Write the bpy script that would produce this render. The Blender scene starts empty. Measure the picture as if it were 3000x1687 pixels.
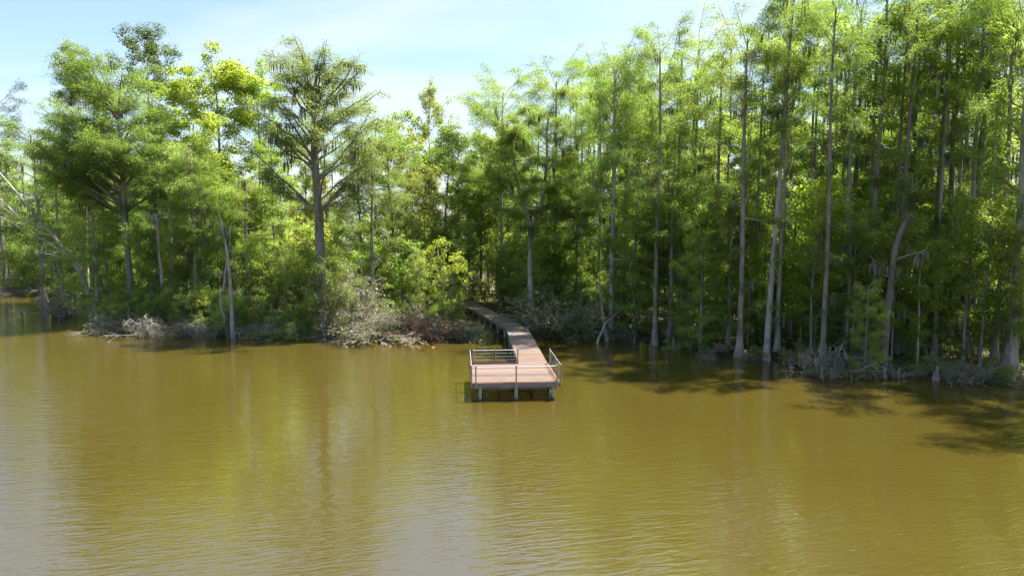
import bpy, math, random
import numpy as np
from mathutils import Vector, Matrix, Quaternion

# ------------------------------------------------------------------ camera, sky, sun, exposure
scene = bpy.context.scene
COL = scene.collection
R = math.radians
CAM_H, FPX, HORIZON = 10.6, 2050.0, 650.0        # metres, focal length and horizon row of a 3000 x 1687 frame
PITCH = math.atan((843.5 - HORIZON) / FPX)
cam_d = bpy.data.cameras.new('camera')
cam_d.sensor_width = 36.0
cam_d.lens = FPX / 3000.0 * 36.0
cam_d.clip_end = 6000.0
cam = bpy.data.objects.new('camera', cam_d)
cam.location = (0, 0, CAM_H)
cam.rotation_euler = (math.pi / 2 - PITCH, 0, 0)
COL.objects.link(cam)
scene.camera = cam

SUN_DIR = Vector((0.42, 0.22, 1.0)).normalized()
SUN_EL = math.asin(SUN_DIR.z)
SUN_AZ = math.atan2(SUN_DIR.x, SUN_DIR.y)
sun_d = bpy.data.lights.new('sun', 'SUN')
sun_d.energy = 3.5
sun_d.angle = R(0.55)
sun_d.color = (1.0, 0.95, 0.86)
sun = bpy.data.objects.new('sun', sun_d)
sun.rotation_euler = (-SUN_DIR).to_track_quat('-Z', 'Y').to_euler()
sun.location = (30, 30, 60)
COL.objects.link(sun)

world = bpy.data.worlds.new('World')
scene.world = world
world.use_nodes = True
wn, wl = world.node_tree.nodes, world.node_tree.links
wn.clear()
w_out = wn.new('ShaderNodeOutputWorld')
w_bg = wn.new('ShaderNodeBackground')
w_sky = wn.new('ShaderNodeTexSky')
w_sky.sky_type = 'NISHITA'
w_sky.sun_disc = False
w_sky.sun_elevation = SUN_EL
w_sky.sun_rotation = SUN_AZ
w_sky.air_density = 1.0
w_sky.dust_density = 1.4
w_sky.ozone_density = 1.9
w_bg.inputs['Strength'].default_value = 0.05
# thin cirrus: noise on the direction projected to a flat layer far overhead
tc = wn.new('ShaderNodeTexCoord')
sep = wn.new('ShaderNodeSeparateXYZ')
wl.new(tc.outputs['Generated'], sep.inputs[0])
def wmath(op, a, b=None):
    n = wn.new('ShaderNodeMath'); n.operation = op
    for i, v in enumerate((a, b)):
        if v is None: continue
        if isinstance(v, (int, float)): n.inputs[i].default_value = v
        else: wl.new(v, n.inputs[i])
    return n.outputs[0]
zc = wmath('MAXIMUM', sep.outputs['Z'], 0.03)
den = wmath('ADD', zc, 0.12)
px_ = wmath('DIVIDE', sep.outputs['X'], den)
py_ = wmath('DIVIDE', sep.outputs['Y'], den)
comb = wn.new('ShaderNodeCombineXYZ')
wl.new(px_, comb.inputs[0]); wl.new(py_, comb.inputs[1])
mp = wn.new('ShaderNodeMapping')
mp.inputs['Rotation'].default_value = (0, 0, R(28))
mp.inputs['Scale'].default_value = (0.42, 1.25, 1.0)
mp.inputs['Location'].default_value = (0.35, 0.2, 0.0)
wl.new(comb.outputs[0], mp.inputs[0])
nz = wn.new('ShaderNodeTexNoise')
nz.inputs['Scale'].default_value = 0.9
nz.inputs['Detail'].default_value = 5.0
nz.inputs['Roughness'].default_value = 0.5
nz.inputs['Distortion'].default_value = 0.6
wl.new(mp.outputs[0], nz.inputs['Vector'])
cr = wn.new('ShaderNodeValToRGB')
cr.color_ramp.elements[0].position = 0.46; cr.color_ramp.elements[0].color = (0.0, 0.0, 0.0, 1)
cr.color_ramp.elements[1].position = 0.72; cr.color_ramp.elements[1].color = (0.8, 0.8, 0.8, 1)
wl.new(nz.outputs['Fac'], cr.inputs[0])
mix = wn.new('ShaderNodeMixRGB')
mix.inputs[2].default_value = (4.0, 4.35, 4.7, 1)
wl.new(cr.outputs[0], mix.inputs[0])
wl.new(w_sky.outputs[0], mix.inputs[1])
wl.new(mix.outputs[0], w_bg.inputs[0])
wl.new(w_bg.outputs[0], w_out.inputs[0])

scene.view_settings.view_transform = 'Standard'
scene.view_settings.look = 'None'
scene.view_settings.gamma = 1.0
scene.view_settings.exposure = 2.4
scene.view_settings.use_curve_mapping = False
scene.render.engine = 'CYCLES'
scene.cycles.max_bounces = 10
scene.cycles.diffuse_bounces = 8
scene.cycles.glossy_bounces = 2
scene.cycles.transmission_bounces = 3
scene.cycles.use_denoising = True
scene.cycles.use_light_tree = False
scene.cycles.sample_clamp_indirect = 4.0
scene.cycles.caustics_reflective = False

rng = np.random.default_rng(7)
random.seed(7)

# ------------------------------------------------------------------ layout helpers (rows and columns of a 2576-wide view -> places on the ground)
K = 3000.0 / 2576.0
def ray(x, y):
    u = (x * K - 1500.0) / FPX; v = (843.5 - y * K) / FPX
    return Vector((u, math.cos(PITCH) + v * math.sin(PITCH), -math.sin(PITCH) + v * math.cos(PITCH)))
def ground(x, y, z=0.0):
    d = ray(x, y); s = (z - CAM_H) / d.z
    return Vector((d.x * s, d.y * s, z))
def at_depth(x, y, Y):
    d = ray(x, y); s = Y / d.y
    return Vector((d.x * s, Y, CAM_H + d.z * s))

# shoreline: y of the water's edge as a function of x
SHORE = np.array([(-400, 112), (-120, 106), (-76, 101), (-62, 98), (-50, 90), (-45, 80), (-41, 70), (-36, 67), (-26, 64.3), (-18, 64.5),
                  (-10, 64.2), (0, 63.6), (4, 64.5), (7, 66), (10, 63.0), (14, 59.5), (17, 55), (20, 52.3), (22.5, 47.5), (26, 47.2),
                  (29, 46.0), (33, 45.5), (37, 41), (44, 34), (60, 26), (120, 10), (400, -20)], float)
def shore_y(x):
    return np.interp(x, SHORE[:, 0], SHORE[:, 1])
def wav(x, y):
    return (np.sin(x * 0.9 + 1.3 * np.sin(y * 0.31)) * 0.5 + np.sin(x * 2.3 + y * 1.7) * 0.25 + np.sin(y * 0.83 - x * 0.37) * 0.4)
def land_z(x, y):
    d = y - shore_y(x) + 0.55 * wav(x, y)
    t = np.clip((d + 1.2) / 2.4, 0, 1); t = t * t * (3 - 2 * t)
    return -0.9 + t * 1.12 + np.clip(d, 0, 25) * 0.018 + 0.07 * wav(x * 1.7, y * 1.9) * t

# ------------------------------------------------------------------ materials
def new_mat(name):
    m = bpy.data.materials.new(name); m.use_nodes = True
    m.node_tree.nodes.clear()
    return m, m.node_tree.nodes, m.node_tree.links
def leaf_mat(name, c_dark, c_light, transl=0.45, gloss=0.025, hue_var=0.03, val_var=0.35, tmul=1.5):
    m, n, l = new_mat(name)
    out = n.new('ShaderNodeOutputMaterial')
    at = n.new('ShaderNodeAttribute'); at.attribute_name = 'rnd'
    oi = n.new('ShaderNodeObjectInfo')
    mixc = n.new('ShaderNodeMixRGB')
    mixc.inputs[1].default_value = (*c_dark, 1); mixc.inputs[2].default_value = (*c_light, 1)
    l.new(at.outputs['Fac'], mixc.inputs[0])
    hsv = n.new('ShaderNodeHueSaturation')
    def rng_(src, lo, hi):
        r = n.new('ShaderNodeMapRange'); r.inputs['To Min'].default_value = lo; r.inputs['To Max'].default_value = hi
        l.new(src, r.inputs[0]); return r.outputs[0]
    l.new(rng_(oi.outputs['Random'], 0.5 - hue_var, 0.5 + hue_var), hsv.inputs['Hue'])
    ml = n.new('ShaderNodeMath'); ml.operation = 'FRACT'
    mm = n.new('ShaderNodeMath'); mm.operation = 'MULTIPLY'; mm.inputs[1].default_value = 7.31
    l.new(oi.outputs['Random'], mm.inputs[0]); l.new(mm.outputs[0], ml.inputs[0])
    l.new(rng_(ml.outputs[0], 1 - val_var, 1 + val_var), hsv.inputs['Value'])
    l.new(mixc.outputs[0], hsv.inputs['Color'])
    d = n.new('ShaderNodeBsdfDiffuse'); l.new(hsv.outputs[0], d.inputs[0])
    t = n.new('ShaderNodeBsdfTranslucent')
    tm = n.new('ShaderNodeMixRGB'); tm.blend_type = 'MULTIPLY'; tm.inputs[0].default_value = 1.0
    tm.inputs[2].default_value = (tmul * 1.05, tmul, tmul * 0.55, 1)
    l.new(hsv.outputs[0], tm.inputs[1]); l.new(tm.outputs[0], t.inputs[0])
    ms = n.new('ShaderNodeMixShader'); ms.inputs[0].default_value = transl
    l.new(d.outputs[0], ms.inputs[1]); l.new(t.outputs[0], ms.inputs[2])
    g = n.new('ShaderNodeBsdfGlossy'); g.inputs['Roughness'].default_value = 0.45
    g.inputs[0].default_value = (0.9, 0.95, 1, 1)
    m2 = n.new('ShaderNodeMixShader'); m2.inputs[0].default_value = gloss
    l.new(ms.outputs[0], m2.inputs[1]); l.new(g.outputs[0], m2.inputs[2])
    l.new(m2.outputs[0], out.inputs[0])
    return m
def bark_mat(name, c1, c2, zs=0.25, scale=5.0, bump=0.5, rough=0.9):
    m, n, l = new_mat(name)
    out = n.new('ShaderNodeOutputMaterial')
    b = n.new('ShaderNodeBsdfPrincipled'); b.inputs['Roughness'].default_value = rough
    b.inputs['Specular IOR Level'].default_value = 0.2
    t = n.new('ShaderNodeTexCoord')
    mpn = n.new('ShaderNodeMapping'); mpn.inputs['Scale'].default_value = (1, 1, zs)
    l.new(t.outputs['Object'], mpn.inputs[0])
    no = n.new('ShaderNodeTexNoise'); no.inputs['Scale'].default_value = scale; no.inputs['Detail'].default_value = 5; no.inputs['Roughness'].default_value = 0.65
    l.new(mpn.outputs[0], no.inputs['Vector'])
    n2 = n.new('ShaderNodeTexNoise'); n2.inputs['Scale'].default_value = 0.7; n2.inputs['Detail'].default_value = 3
    l.new(t.outputs['Object'], n2.inputs['Vector'])
    av = n.new('ShaderNodeMath'); av.operation = 'ADD'
    l.new(no.outputs['Fac'], av.inputs[0]); l.new(n2.outputs['Fac'], av.inputs[1])
    r = n.new('ShaderNodeValToRGB')
    r.color_ramp.elements[0].position = 0.72; r.color_ramp.elements[0].color = (*c1, 1)
    r.color_ramp.elements[1].position = 1.25; r.color_ramp.elements[1].color = (*c2, 1)
    mr = n.new('ShaderNodeMapRange'); mr.inputs['From Min'].default_value = 0.7; mr.inputs['From Max'].default_value = 1.3
    l.new(av.outputs[0], mr.inputs[0])
    r.color_ramp.elements[0].position = 0.0; r.color_ramp.elements[1].position = 1.0
    l.new(mr.outputs[0], r.inputs[0])
    oi = n.new('ShaderNodeObjectInfo')
    hsv = n.new('ShaderNodeHueSaturation')
    vr = n.new('ShaderNodeMapRange'); vr.inputs['To Min'].default_value = 0.7; vr.inputs['To Max'].default_value = 1.3
    l.new(oi.outputs['Random'], vr.inputs[0]); l.new(vr.outputs[0], hsv.inputs['Value'])
    l.new(r.outputs[0], hsv.inputs['Color'])
    l.new(hsv.outputs[0], b.inputs['Base Color'])
    bp = n.new('ShaderNodeBump'); bp.inputs['Strength'].default_value = bump; bp.inputs['Distance'].default_value = 0.05
    l.new(no.outputs['Fac'], bp.inputs['Height']); l.new(bp.outputs[0], b.inputs['Normal'])
    l.new(b.outputs[0], out.inputs[0])
    return m
M = {}
M['bark_pale'] = bark_mat('bark_pale', (0.125, 0.112, 0.100), (0.36, 0.335, 0.31))
M['bark_mid'] = bark_mat('bark_mid', (0.115, 0.098, 0.082), (0.34, 0.305, 0.27))
M['bark_dark'] = bark_mat('bark_dark', (0.055, 0.046, 0.038), (0.19, 0.165, 0.14))
M['dead_wood'] = bark_mat('dead_wood', (0.14, 0.128, 0.118), (0.37, 0.35, 0.325), bump=0.3)
M['twig'] = bark_mat('twig', (0.17, 0.158, 0.145), (0.37, 0.35, 0.325), bump=0.1)
M['moss'] = leaf_mat('spanish_moss', (0.13, 0.125, 0.10), (0.26, 0.25, 0.21), transl=0.35, gloss=0.0, hue_var=0.01, val_var=0.15, tmul=1.0)
M['cypress'] = leaf_mat('cypress_leaf', (0.092, 0.150, 0.026), (0.168, 0.232, 0.042), transl=0.58, tmul=2.05, hue_var=0.012, val_var=0.18)
M['cypress_olive'] = leaf_mat('cypress_olive_leaf', (0.092, 0.145, 0.038), (0.165, 0.226, 0.062), transl=0.52, tmul=2.18, hue_var=0.012, val_var=0.12)
M['cypress_dark'] = leaf_mat('cypress_dark_leaf', (0.125, 0.200, 0.042), (0.205, 0.280, 0.060), transl=0.55, tmul=2.40, hue_var=0.012, val_var=0.2)
M['gum'] = leaf_mat('gum_leaf', (0.13, 0.19, 0.024), (0.21, 0.27, 0.036), transl=0.58, tmul=2.40, hue_var=0.015, val_var=0.15)
M['broad'] = leaf_mat('broad_leaf', (0.115, 0.170, 0.034), (0.200, 0.250, 0.055), transl=0.56, tmul=2.40, hue_var=0.025, val_var=0.25)
M['broad_dark'] = leaf_mat('broad_dark_leaf', (0.050, 0.078, 0.025), (0.12, 0.145, 0.05), transl=0.42, tmul=2.07, hue_var=0.02, val_var=0.15)
M['understory'] = leaf_mat('understory_leaf', (0.115, 0.178, 0.040), (0.200, 0.258, 0.062), transl=0.55, tmul=2.40, hue_var=0.025, val_var=0.25)
M['shrub_olive'] = leaf_mat('shrub_olive_leaf', (0.09, 0.10, 0.035), (0.20, 0.20, 0.08), transl=0.4, hue_var=0.02, val_var=0.2)
M['shrub_red'] = leaf_mat('shrub_red_leaf', (0.20, 0.105, 0.06), (0.30, 0.15, 0.085), transl=0.4, hue_var=0.01, val_var=0.1)
M['pine'] = leaf_mat('pine_needle', (0.05, 0.07, 0.04), (0.11, 0.125, 0.075), transl=0.3)

def wood_mat(name, c1, c2, grain=(0.7, 14, 14), rough=0.75, var=0.3, sat=0.3):
    m, n, l = new_mat(name)
    out = n.new('ShaderNodeOutputMaterial')
    b = n.new('ShaderNodeBsdfPrincipled'); b.inputs['Roughness'].default_value = rough
    b.inputs['Specular IOR Level'].default_value = 0.25
    t = n.new('ShaderNodeTexCoord'); oi = n.new('ShaderNodeObjectInfo')
    add = n.new('ShaderNodeVectorMath'); add.operation = 'ADD'
    sc = n.new('ShaderNodeVectorMath'); sc.operation = 'SCALE'; sc.inputs['Scale'].default_value = 40
    l.new(oi.outputs['Random'], sc.inputs[0])
    l.new(t.outputs['Object'], add.inputs[0]); l.new(sc.outputs[0], add.inputs[1])
    mpn = n.new('ShaderNodeMapping'); mpn.inputs['Scale'].default_value = grain
    l.new(add.outputs[0], mpn.inputs[0])
    no = n.new('ShaderNodeTexNoise'); no.inputs['Scale'].default_value = 1.6; no.inputs['Detail'].default_value = 6; no.inputs['Roughness'].default_value = 0.6
    l.new(mpn.outputs[0], no.inputs['Vector'])
    r = n.new('ShaderNodeValToRGB')
    r.color_ramp.elements[0].position = 0.32; r.color_ramp.elements[0].color = (*c1, 1)
    r.color_ramp.elements[1].position = 0.68; r.color_ramp.elements[1].color = (*c2, 1)
    l.new(no.outputs['Fac'], r.inputs[0])
    hsv = n.new('ShaderNodeHueSaturation')
    vr = n.new('ShaderNodeMapRange'); vr.inputs['To Min'].default_value = 1 - var; vr.inputs['To Max'].default_value = 1 + var
    l.new(oi.outputs['Random'], vr.inputs[0]); l.new(vr.outputs[0], hsv.inputs['Value'])
    fr = n.new('ShaderNodeMath'); fr.operation = 'MULTIPLY'; fr.inputs[1].default_value = 13.7
    f2 = n.new('ShaderNodeMath'); f2.operation = 'FRACT'
    l.new(oi.outputs['Random'], fr.inputs[0]); l.new(fr.outputs[0], f2.inputs[0])
    s2 = n.new('ShaderNodeMapRange'); s2.inputs['To Min'].default_value = 1 - sat; s2.inputs['To Max'].default_value = 1 + sat * 0.5
    l.new(f2.outputs[0], s2.inputs[0]); l.new(s2.outputs[0], hsv.inputs['Saturation'])
    l.new(r.outputs[0], hsv.inputs['Color']); l.new(hsv.outputs[0], b.inputs['Base Color'])
    bp = n.new('ShaderNodeBump'); bp.inputs['Strength'].default_value = 0.35; bp.inputs['Distance'].default_value = 0.01
    l.new(no.outputs['Fac'], bp.inputs['Height']); l.new(bp.outputs[0], b.inputs['Normal'])
    l.new(b.outputs[0], out.inputs[0])
    return m
M['deck'] = wood_mat('deck_board', (0.098, 0.054, 0.038), (0.205, 0.135, 0.102), var=0.34, sat=0.6)
M['deck_old'] = wood_mat('weathered_board', (0.095, 0.068, 0.054), (0.25, 0.205, 0.175), var=0.42, sat=0.6)
M['fascia'] = wood_mat('fascia_board', (0.12, 0.085, 0.08), (0.28, 0.23, 0.22), var=0.15, sat=0.3)
M['post'] = wood_mat('post_wood', (0.20, 0.145, 0.12), (0.36, 0.29, 0.25), grain=(14, 14, 0.8), var=0.12)
M['toe'] = wood_mat('toe_board', (0.14, 0.060, 0.042), (0.24, 0.125, 0.092), var=0.05)

def pile_mat():
    m, n, l = new_mat('pile_wood')
    out = n.new('ShaderNodeOutputMaterial'); b = n.new('ShaderNodeBsdfPrincipled'); b.inputs['Roughness'].default_value = 0.8
    g = n.new('ShaderNodeNewGeometry'); s = n.new('ShaderNodeSeparateXYZ'); l.new(g.outputs['Position'], s.inputs[0])
    t = n.new('ShaderNodeTexCoord'); mpn = n.new('ShaderNodeMapping'); mpn.inputs['Scale'].default_value = (9, 9, 1.0)
    l.new(t.outputs['Object'], mpn.inputs[0])
    no = n.new('ShaderNodeTexNoise'); no.inputs['Scale'].default_value = 1.5; no.inputs['Detail'].default_value = 4
    l.new(mpn.outputs[0], no.inputs['Vector'])
    r = n.new('ShaderNodeValToRGB'); r.color_ramp.elements[0].position = 0.3; r.color_ramp.elements[0].color = (0.10, 0.16, 0.11, 1)
    r.color_ramp.elements[1].position = 0.7; r.color_ramp.elements[1].color = (0.32, 0.36, 0.25, 1)
    l.new(no.outputs['Fac'], r.inputs[0])
    wet = n.new('ShaderNodeMapRange'); wet.inputs['From Min'].default_value = 0.12; wet.inputs['From Max'].default_value = 0.34
    ad = n.new('ShaderNodeMath'); ad.operation = 'MULTIPLY_ADD'; ad.inputs[1].default_value = 0.2
    l.new(no.outputs['Fac'], ad.inputs[0]); l.new(s.outputs['Z'], ad.inputs[2]); l.new(ad.outputs[0], wet.inputs[0])
    mx = n.new('ShaderNodeMixRGB'); mx.inputs[1].default_value = (0.025, 0.022, 0.02, 1)
    l.new(wet.outputs[0], mx.inputs[0]); l.new(r.outputs[0], mx.inputs[2]); l.new(mx.outputs[0], b.inputs['Base Color'])
    l.new(b.outputs[0], out.inputs[0])
    return m
M['pile'] = pile_mat()
def metal_mat(name, c, rough, metallic=0.85):
    m, n, l = new_mat(name)
    out = n.new('ShaderNodeOutputMaterial'); b = n.new('ShaderNodeBsdfPrincipled')
    b.inputs['Base Color'].default_value = (*c, 1); b.inputs['Roughness'].default_value = rough; b.inputs['Metallic'].default_value = metallic
    l.new(b.outputs[0], out.inputs[0]); return m
M['pipe'] = metal_mat('galvanised_pipe', (0.50, 0.51, 0.53), 0.5, 0.6)
M['cable'] = metal_mat('steel_cable', (0.55, 0.55, 0.56), 0.35)

def ground_mat():
    m, n, l = new_mat('swamp_ground')
    out = n.new('ShaderNodeOutputMaterial'); b = n.new('ShaderNodeBsdfPrincipled'); b.inputs['Roughness'].default_value = 0.95
    t = n.new('ShaderNodeTexCoord')
    no = n.new('ShaderNodeTexNoise'); no.inputs['Scale'].default_value = 0.55; no.inputs['Detail'].default_value = 8; no.inputs['Roughness'].default_value = 0.7
    l.new(t.outputs['Object'], no.inputs['Vector'])
    r = n.new('ShaderNodeValToRGB'); e = r.color_ramp.elements
    e[0].position = 0.35; e[0].color = (0.035, 0.026, 0.016, 1)
    e[1].position = 0.70; e[1].color = (0.06, 0.075, 0.022, 1)
    e2 = r.color_ramp.elements.new(0.52); e2.color = (0.065, 0.052, 0.026, 1)
    l.new(no.outputs['Fac'], r.inputs[0])
    g = n.new('ShaderNodeNewGeometry'); s = n.new('ShaderNodeSeparateXYZ'); l.new(g.outputs['Position'], s.inputs[0])
    wet = n.new('ShaderNodeMapRange'); wet.inputs['From Min'].default_value = 0.02; wet.inputs['From Max'].default_value = 0.25
    l.new(s.outputs['Z'], wet.inputs[0])
    mx = n.new('ShaderNodeMixRGB'); mx.inputs[1].default_value = (0.022, 0.017, 0.011, 1)
    l.new(wet.outputs[0], mx.inputs[0]); l.new(r.outputs[0], mx.inputs[2]); l.new(mx.outputs[0], b.inputs['Base Color'])
    bp = n.new('ShaderNodeBump'); bp.inputs['Distance'].default_value = 0.15; bp.inputs['Strength'].default_value = 0.8
    n2 = n.new('ShaderNodeTexNoise'); n2.inputs['Scale'].default_value = 4; n2.inputs['Detail'].default_value = 6
    l.new(t.outputs['Object'], n2.inputs['Vector'])
    l.new(n2.outputs['Fac'], bp.inputs['Height']); l.new(bp.outputs[0], b.inputs['Normal'])
    l.new(b.outputs[0], out.inputs[0]); return m
M['ground'] = ground_mat()

def water_mat():
    m, n, l = new_mat('murky_water')
    out = n.new('ShaderNodeOutputMaterial'); b = n.new('ShaderNodeBsdfPrincipled')
    b.inputs['Roughness'].default_value = 0.06
    b.inputs['IOR'].default_value = 2.6
    b.inputs['Specular IOR Level'].default_value = 0.5
    t = n.new('ShaderNodeTexCoord')
    # silt: slow, broad changes of tone
    si = n.new('ShaderNodeTexNoise'); si.inputs['Scale'].default_value = 0.05; si.inputs['Detail'].default_value = 3
    l.new(t.outputs['Object'], si.inputs['Vector'])
    r = n.new('ShaderNodeValToRGB'); r.color_ramp.elements[0].position = 0.3; r.color_ramp.elements[0].color = (0.0495, 0.0370, 0.0068, 1)
    r.color_ramp.elements[1].position = 0.7; r.color_ramp.elements[1].color = (0.059, 0.0445, 0.0083, 1)
    l.new(si.outputs['Fac'], r.inputs[0]); l.new(r.outputs[0], b.inputs['Base Color'])
    # wind ripples: three trains of short waves with long crests
    def train(rot, sx, sy, scale, detail, dist):
        mr_ = n.new('ShaderNodeMapping'); mr_.inputs['Rotation'].default_value = (0, 0, R(rot)); l.new(t.outputs['Object'], mr_.inputs[0])
        mp_ = n.new('ShaderNodeMapping'); mp_.inputs['Scale'].default_value = (sx, sy, 1); l.new(mr_.outputs[0], mp_.inputs[0])
        no = n.new('ShaderNodeTexNoise'); no.inputs['Scale'].default_value = scale; no.inputs['Detail'].default_value = detail; no.inputs['Roughness'].default_value = 0.55
        no.inputs['Distortion'].default_value = dist
        l.new(mp_.outputs[0], no.inputs['Vector']); return no.outputs['Fac']
    a = train(-15, 1.1, 5.0, 1.0, 2.0, 0.35)
    c = train(-4, 0.7, 2.1, 0.8, 1.0, 0.3)
    d = train(-24, 2.4, 7.0, 1.0, 1.0, 0.2)
    # calmer and rougher patches of wind
    pa = n.new('ShaderNodeTexNoise'); pa.inputs['Scale'].default_value = 0.09; pa.inputs['Detail'].default_value = 3
    mp2 = n.new('ShaderNodeMapping'); mp2.inputs['Scale'].default_value = (1, 0.5, 1); l.new(t.outputs['Object'], mp2.inputs[0]); l.new(mp2.outputs[0], pa.inputs['Vector'])
    pr = n.new('ShaderNodeMapRange'); pr.inputs['From Min'].default_value = 0.35; pr.inputs['From Max'].default_value = 0.65
    pr.inputs['To Min'].default_value = 0.3; pr.inputs['To Max'].default_value = 1.0
    l.new(pa.outputs['Fac'], pr.inputs[0])
    def mad(x, k, y):
        q = n.new('ShaderNodeMath'); q.operation = 'MULTIPLY_ADD'; q.inputs[1].default_value = k
        l.new(x, q.inputs[0])
        if y is None: q.inputs[2].default_value = 0
        else: l.new(y, q.inputs[2])
        return q.outputs[0]
    h = mad(d, 0.22, mad(c, 0.8, mad(a, 1.0, None)))
    hm = n.new('ShaderNodeMath'); hm.operation = 'MULTIPLY'; l.new(h, hm.inputs[0]); l.new(pr.outputs[0], hm.inputs[1])
    bp = n.new('ShaderNodeBump'); bp.inputs['Strength'].default_value = 1.0; bp.inputs['Distance'].default_value = 0.034
    l.new(hm.outputs[0], bp.inputs['Height']); l.new(bp.outputs[0], b.inputs['Normal'])
    l.new(b.outputs[0], out.inputs[0]); return m
M['water'] = water_mat()

# ------------------------------------------------------------------ mesh helpers
class Geo:
    """collects vertices, triangles and quads and one random value per face"""
    def __init__(self):
        self.v = []; self.t = []; self.q = []; self.rt = []; self.rq = []; self.n = 0
    def add(self, v, tris=None, quads=None, rnd=None):
        v = np.asarray(v, np.float32); 
        if tris is not None and len(tris):
            tris = np.asarray(tris, np.int32); self.t.append(tris + self.n)
            self.rt.append(np.asarray(rnd, np.float32) if rnd is not None else np.full(len(tris), 0.5, np.float32))
        if quads is not None and len(quads):
            quads = np.asarray(quads, np.int32); self.q.append(quads + self.n)
            self.rq.append(np.asarray(rnd, np.float32) if (rnd is not None and tris is None) else np.full(len(quads), 0.5, np.float32))
        self.v.append(v); self.n += len(v)
    def mesh(self, name, mat, smooth=False):
        me = bpy.data.meshes.new(name)
        V = np.concatenate(self.v) if self.v else np.zeros((0, 3), np.float32)
        T = np.concatenate(self.t) if self.t else np.zeros((0, 3), np.int32)
        Q = np.concatenate(self.q) if self.q else np.zeros((0, 4), np.int32)
        me.vertices.add(len(V)); me.vertices.foreach_set('co', V.ravel())
        nl = T.size + Q.size
        me.loops.add(nl); me.loops.foreach_set('vertex_index', np.concatenate([T.ravel(), Q.ravel()]).astype(np.int32))
        npoly = len(T) + len(Q)
        me.polygons.add(npoly)
        st = np.concatenate([np.arange(len(T)) * 3, T.size + np.arange(len(Q)) * 4]).astype(np.int32)
        me.polygons.foreach_set('loop_start', st)
        if smooth: me.polygons.foreach_set('use_smooth', np.ones(npoly, bool))
        a = me.attributes.new('rnd', 'FLOAT', 'FACE')
        rr = np.concatenate([x for x in (self.rt + self.rq)]) if npoly else np.zeros(0, np.float32)
        a.data.foreach_set('value', rr.astype(np.float32))
        me.update(calc_edges=True)
        me.materials.append(mat)
        return me
def norm(v):
    return v / np.maximum(np.linalg.norm(v, axis=-1, keepdims=True), 1e-9)
def tube(g, pts, rad, sides=6, flute=None, cap=True):
    pts = np.asarray(pts, float); rad = np.asarray(rad, float); n = len(pts)
    tan = norm(np.gradient(pts, axis=0))
    up = np.array([0.0, 0, 1.0]) if abs(tan[0, 2]) < 0.8 else np.array([1.0, 0, 0])
    s = norm(np.cross(tan, up)); w = np.cross(s, tan)
    a = np.arange(sides) * 2 * np.pi / sides
    k = np.ones((n, sides))
    if flute is not None: k = flute(a)[None, :] if flute(a).ndim == 1 else flute(a)
    ring = pts[:, None, :] + (rad[:, None] * k)[:, :, None] * (np.cos(a)[None, :, None] * s[:, None, :] + np.sin(a)[None, :, None] * w[:, None, :])
    v = ring.reshape(-1, 3)
    i = np.arange(n - 1)[:, None] * sides; j = np.arange(sides)[None, :]; j2 = (j + 1) % sides
    q = np.stack([i + j, i + j2, i + sides + j2, i + sides + j], -1).reshape(-1, 4)
    g.add(v, None, q)
    if cap:
        top = np.concatenate([ring[-1], pts[-1:] + tan[-1:] * rad[-1] * 0.4])
        t = [(m, (m + 1) % sides, sides) for m in range(sides)]
        g.add(top, t)
def curve(p0, d0, L, n, bend=(0, 0, 0), wob=0.08, r=None):
    """a wandering line of n points from p0 towards d0, bending by `bend` over its length"""
    r = r or rng
    d = np.asarray(d0, float); p = np.asarray(p0, float); out = [p.copy()]
    b = np.asarray(bend, float) / max(n - 1, 1)
    for _ in range(n - 1):
        d = d + b + r.normal(0, wob, 3); d = d / np.linalg.norm(d)
        p = p + d * L / (n - 1); out.append(p.copy())
    return np.array(out)
def sample_along(pts, n, lo, hi, r):
    s = np.linspace(0, 1, len(pts)); t = r.uniform(lo, hi, n)
    P = np.stack([np.interp(t, s, pts[:, k]) for k in range(3)], 1)
    d = norm(np.gradient(pts, axis=0)); D = np.stack([np.interp(t, s, d[:, k]) for k in range(3)], 1)
    return P, norm(D), t
def sprays(g, P, D, spread, flat, length, width, r, droop=0.35, shade=(0, 1)):
    """thin pointed leaves lying in flat sprays around the points P of twigs running along D"""
    n = len(P)
    if n == 0: return
    az = r.uniform(0, 2 * np.pi, n)
    rad = spread * np.sqrt(r.uniform(0, 1, n))
    off = np.stack([np.cos(az) * rad, np.sin(az) * rad, r.normal(0, flat, n) - 0.25 * rad ** 2 / max(spread, .01)], 1)
    c = P + off
    out = norm(off * np.array([1, 1, 0]) + 1e-6) * 0.8 + D * 0.6 + r.normal(0, 0.45, (n, 3))
    out[:, 2] -= droop * r.uniform(0, 1.6, n)
    out = norm(out)
    nrm = norm(np.stack([r.normal(0, 0.55, n), r.normal(0, 0.55, n), np.ones(n)], 1))
    side = norm(np.cross(out, nrm))
    L = length * r.uniform(0.6, 1.35, n)[:, None]; W = width * r.uniform(0.6, 1.3, n)[:, None]
    v = np.empty((n, 3, 3)); v[:, 0] = c - side * W * 0.5; v[:, 1] = c + side * W * 0.5; v[:, 2] = c + out * L
    g.add(v.reshape(-1, 3), np.arange(3 * n).reshape(-1, 3), None, np.clip(r.normal(0.5, 0.24, n), shade[0], shade[1]))
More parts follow.
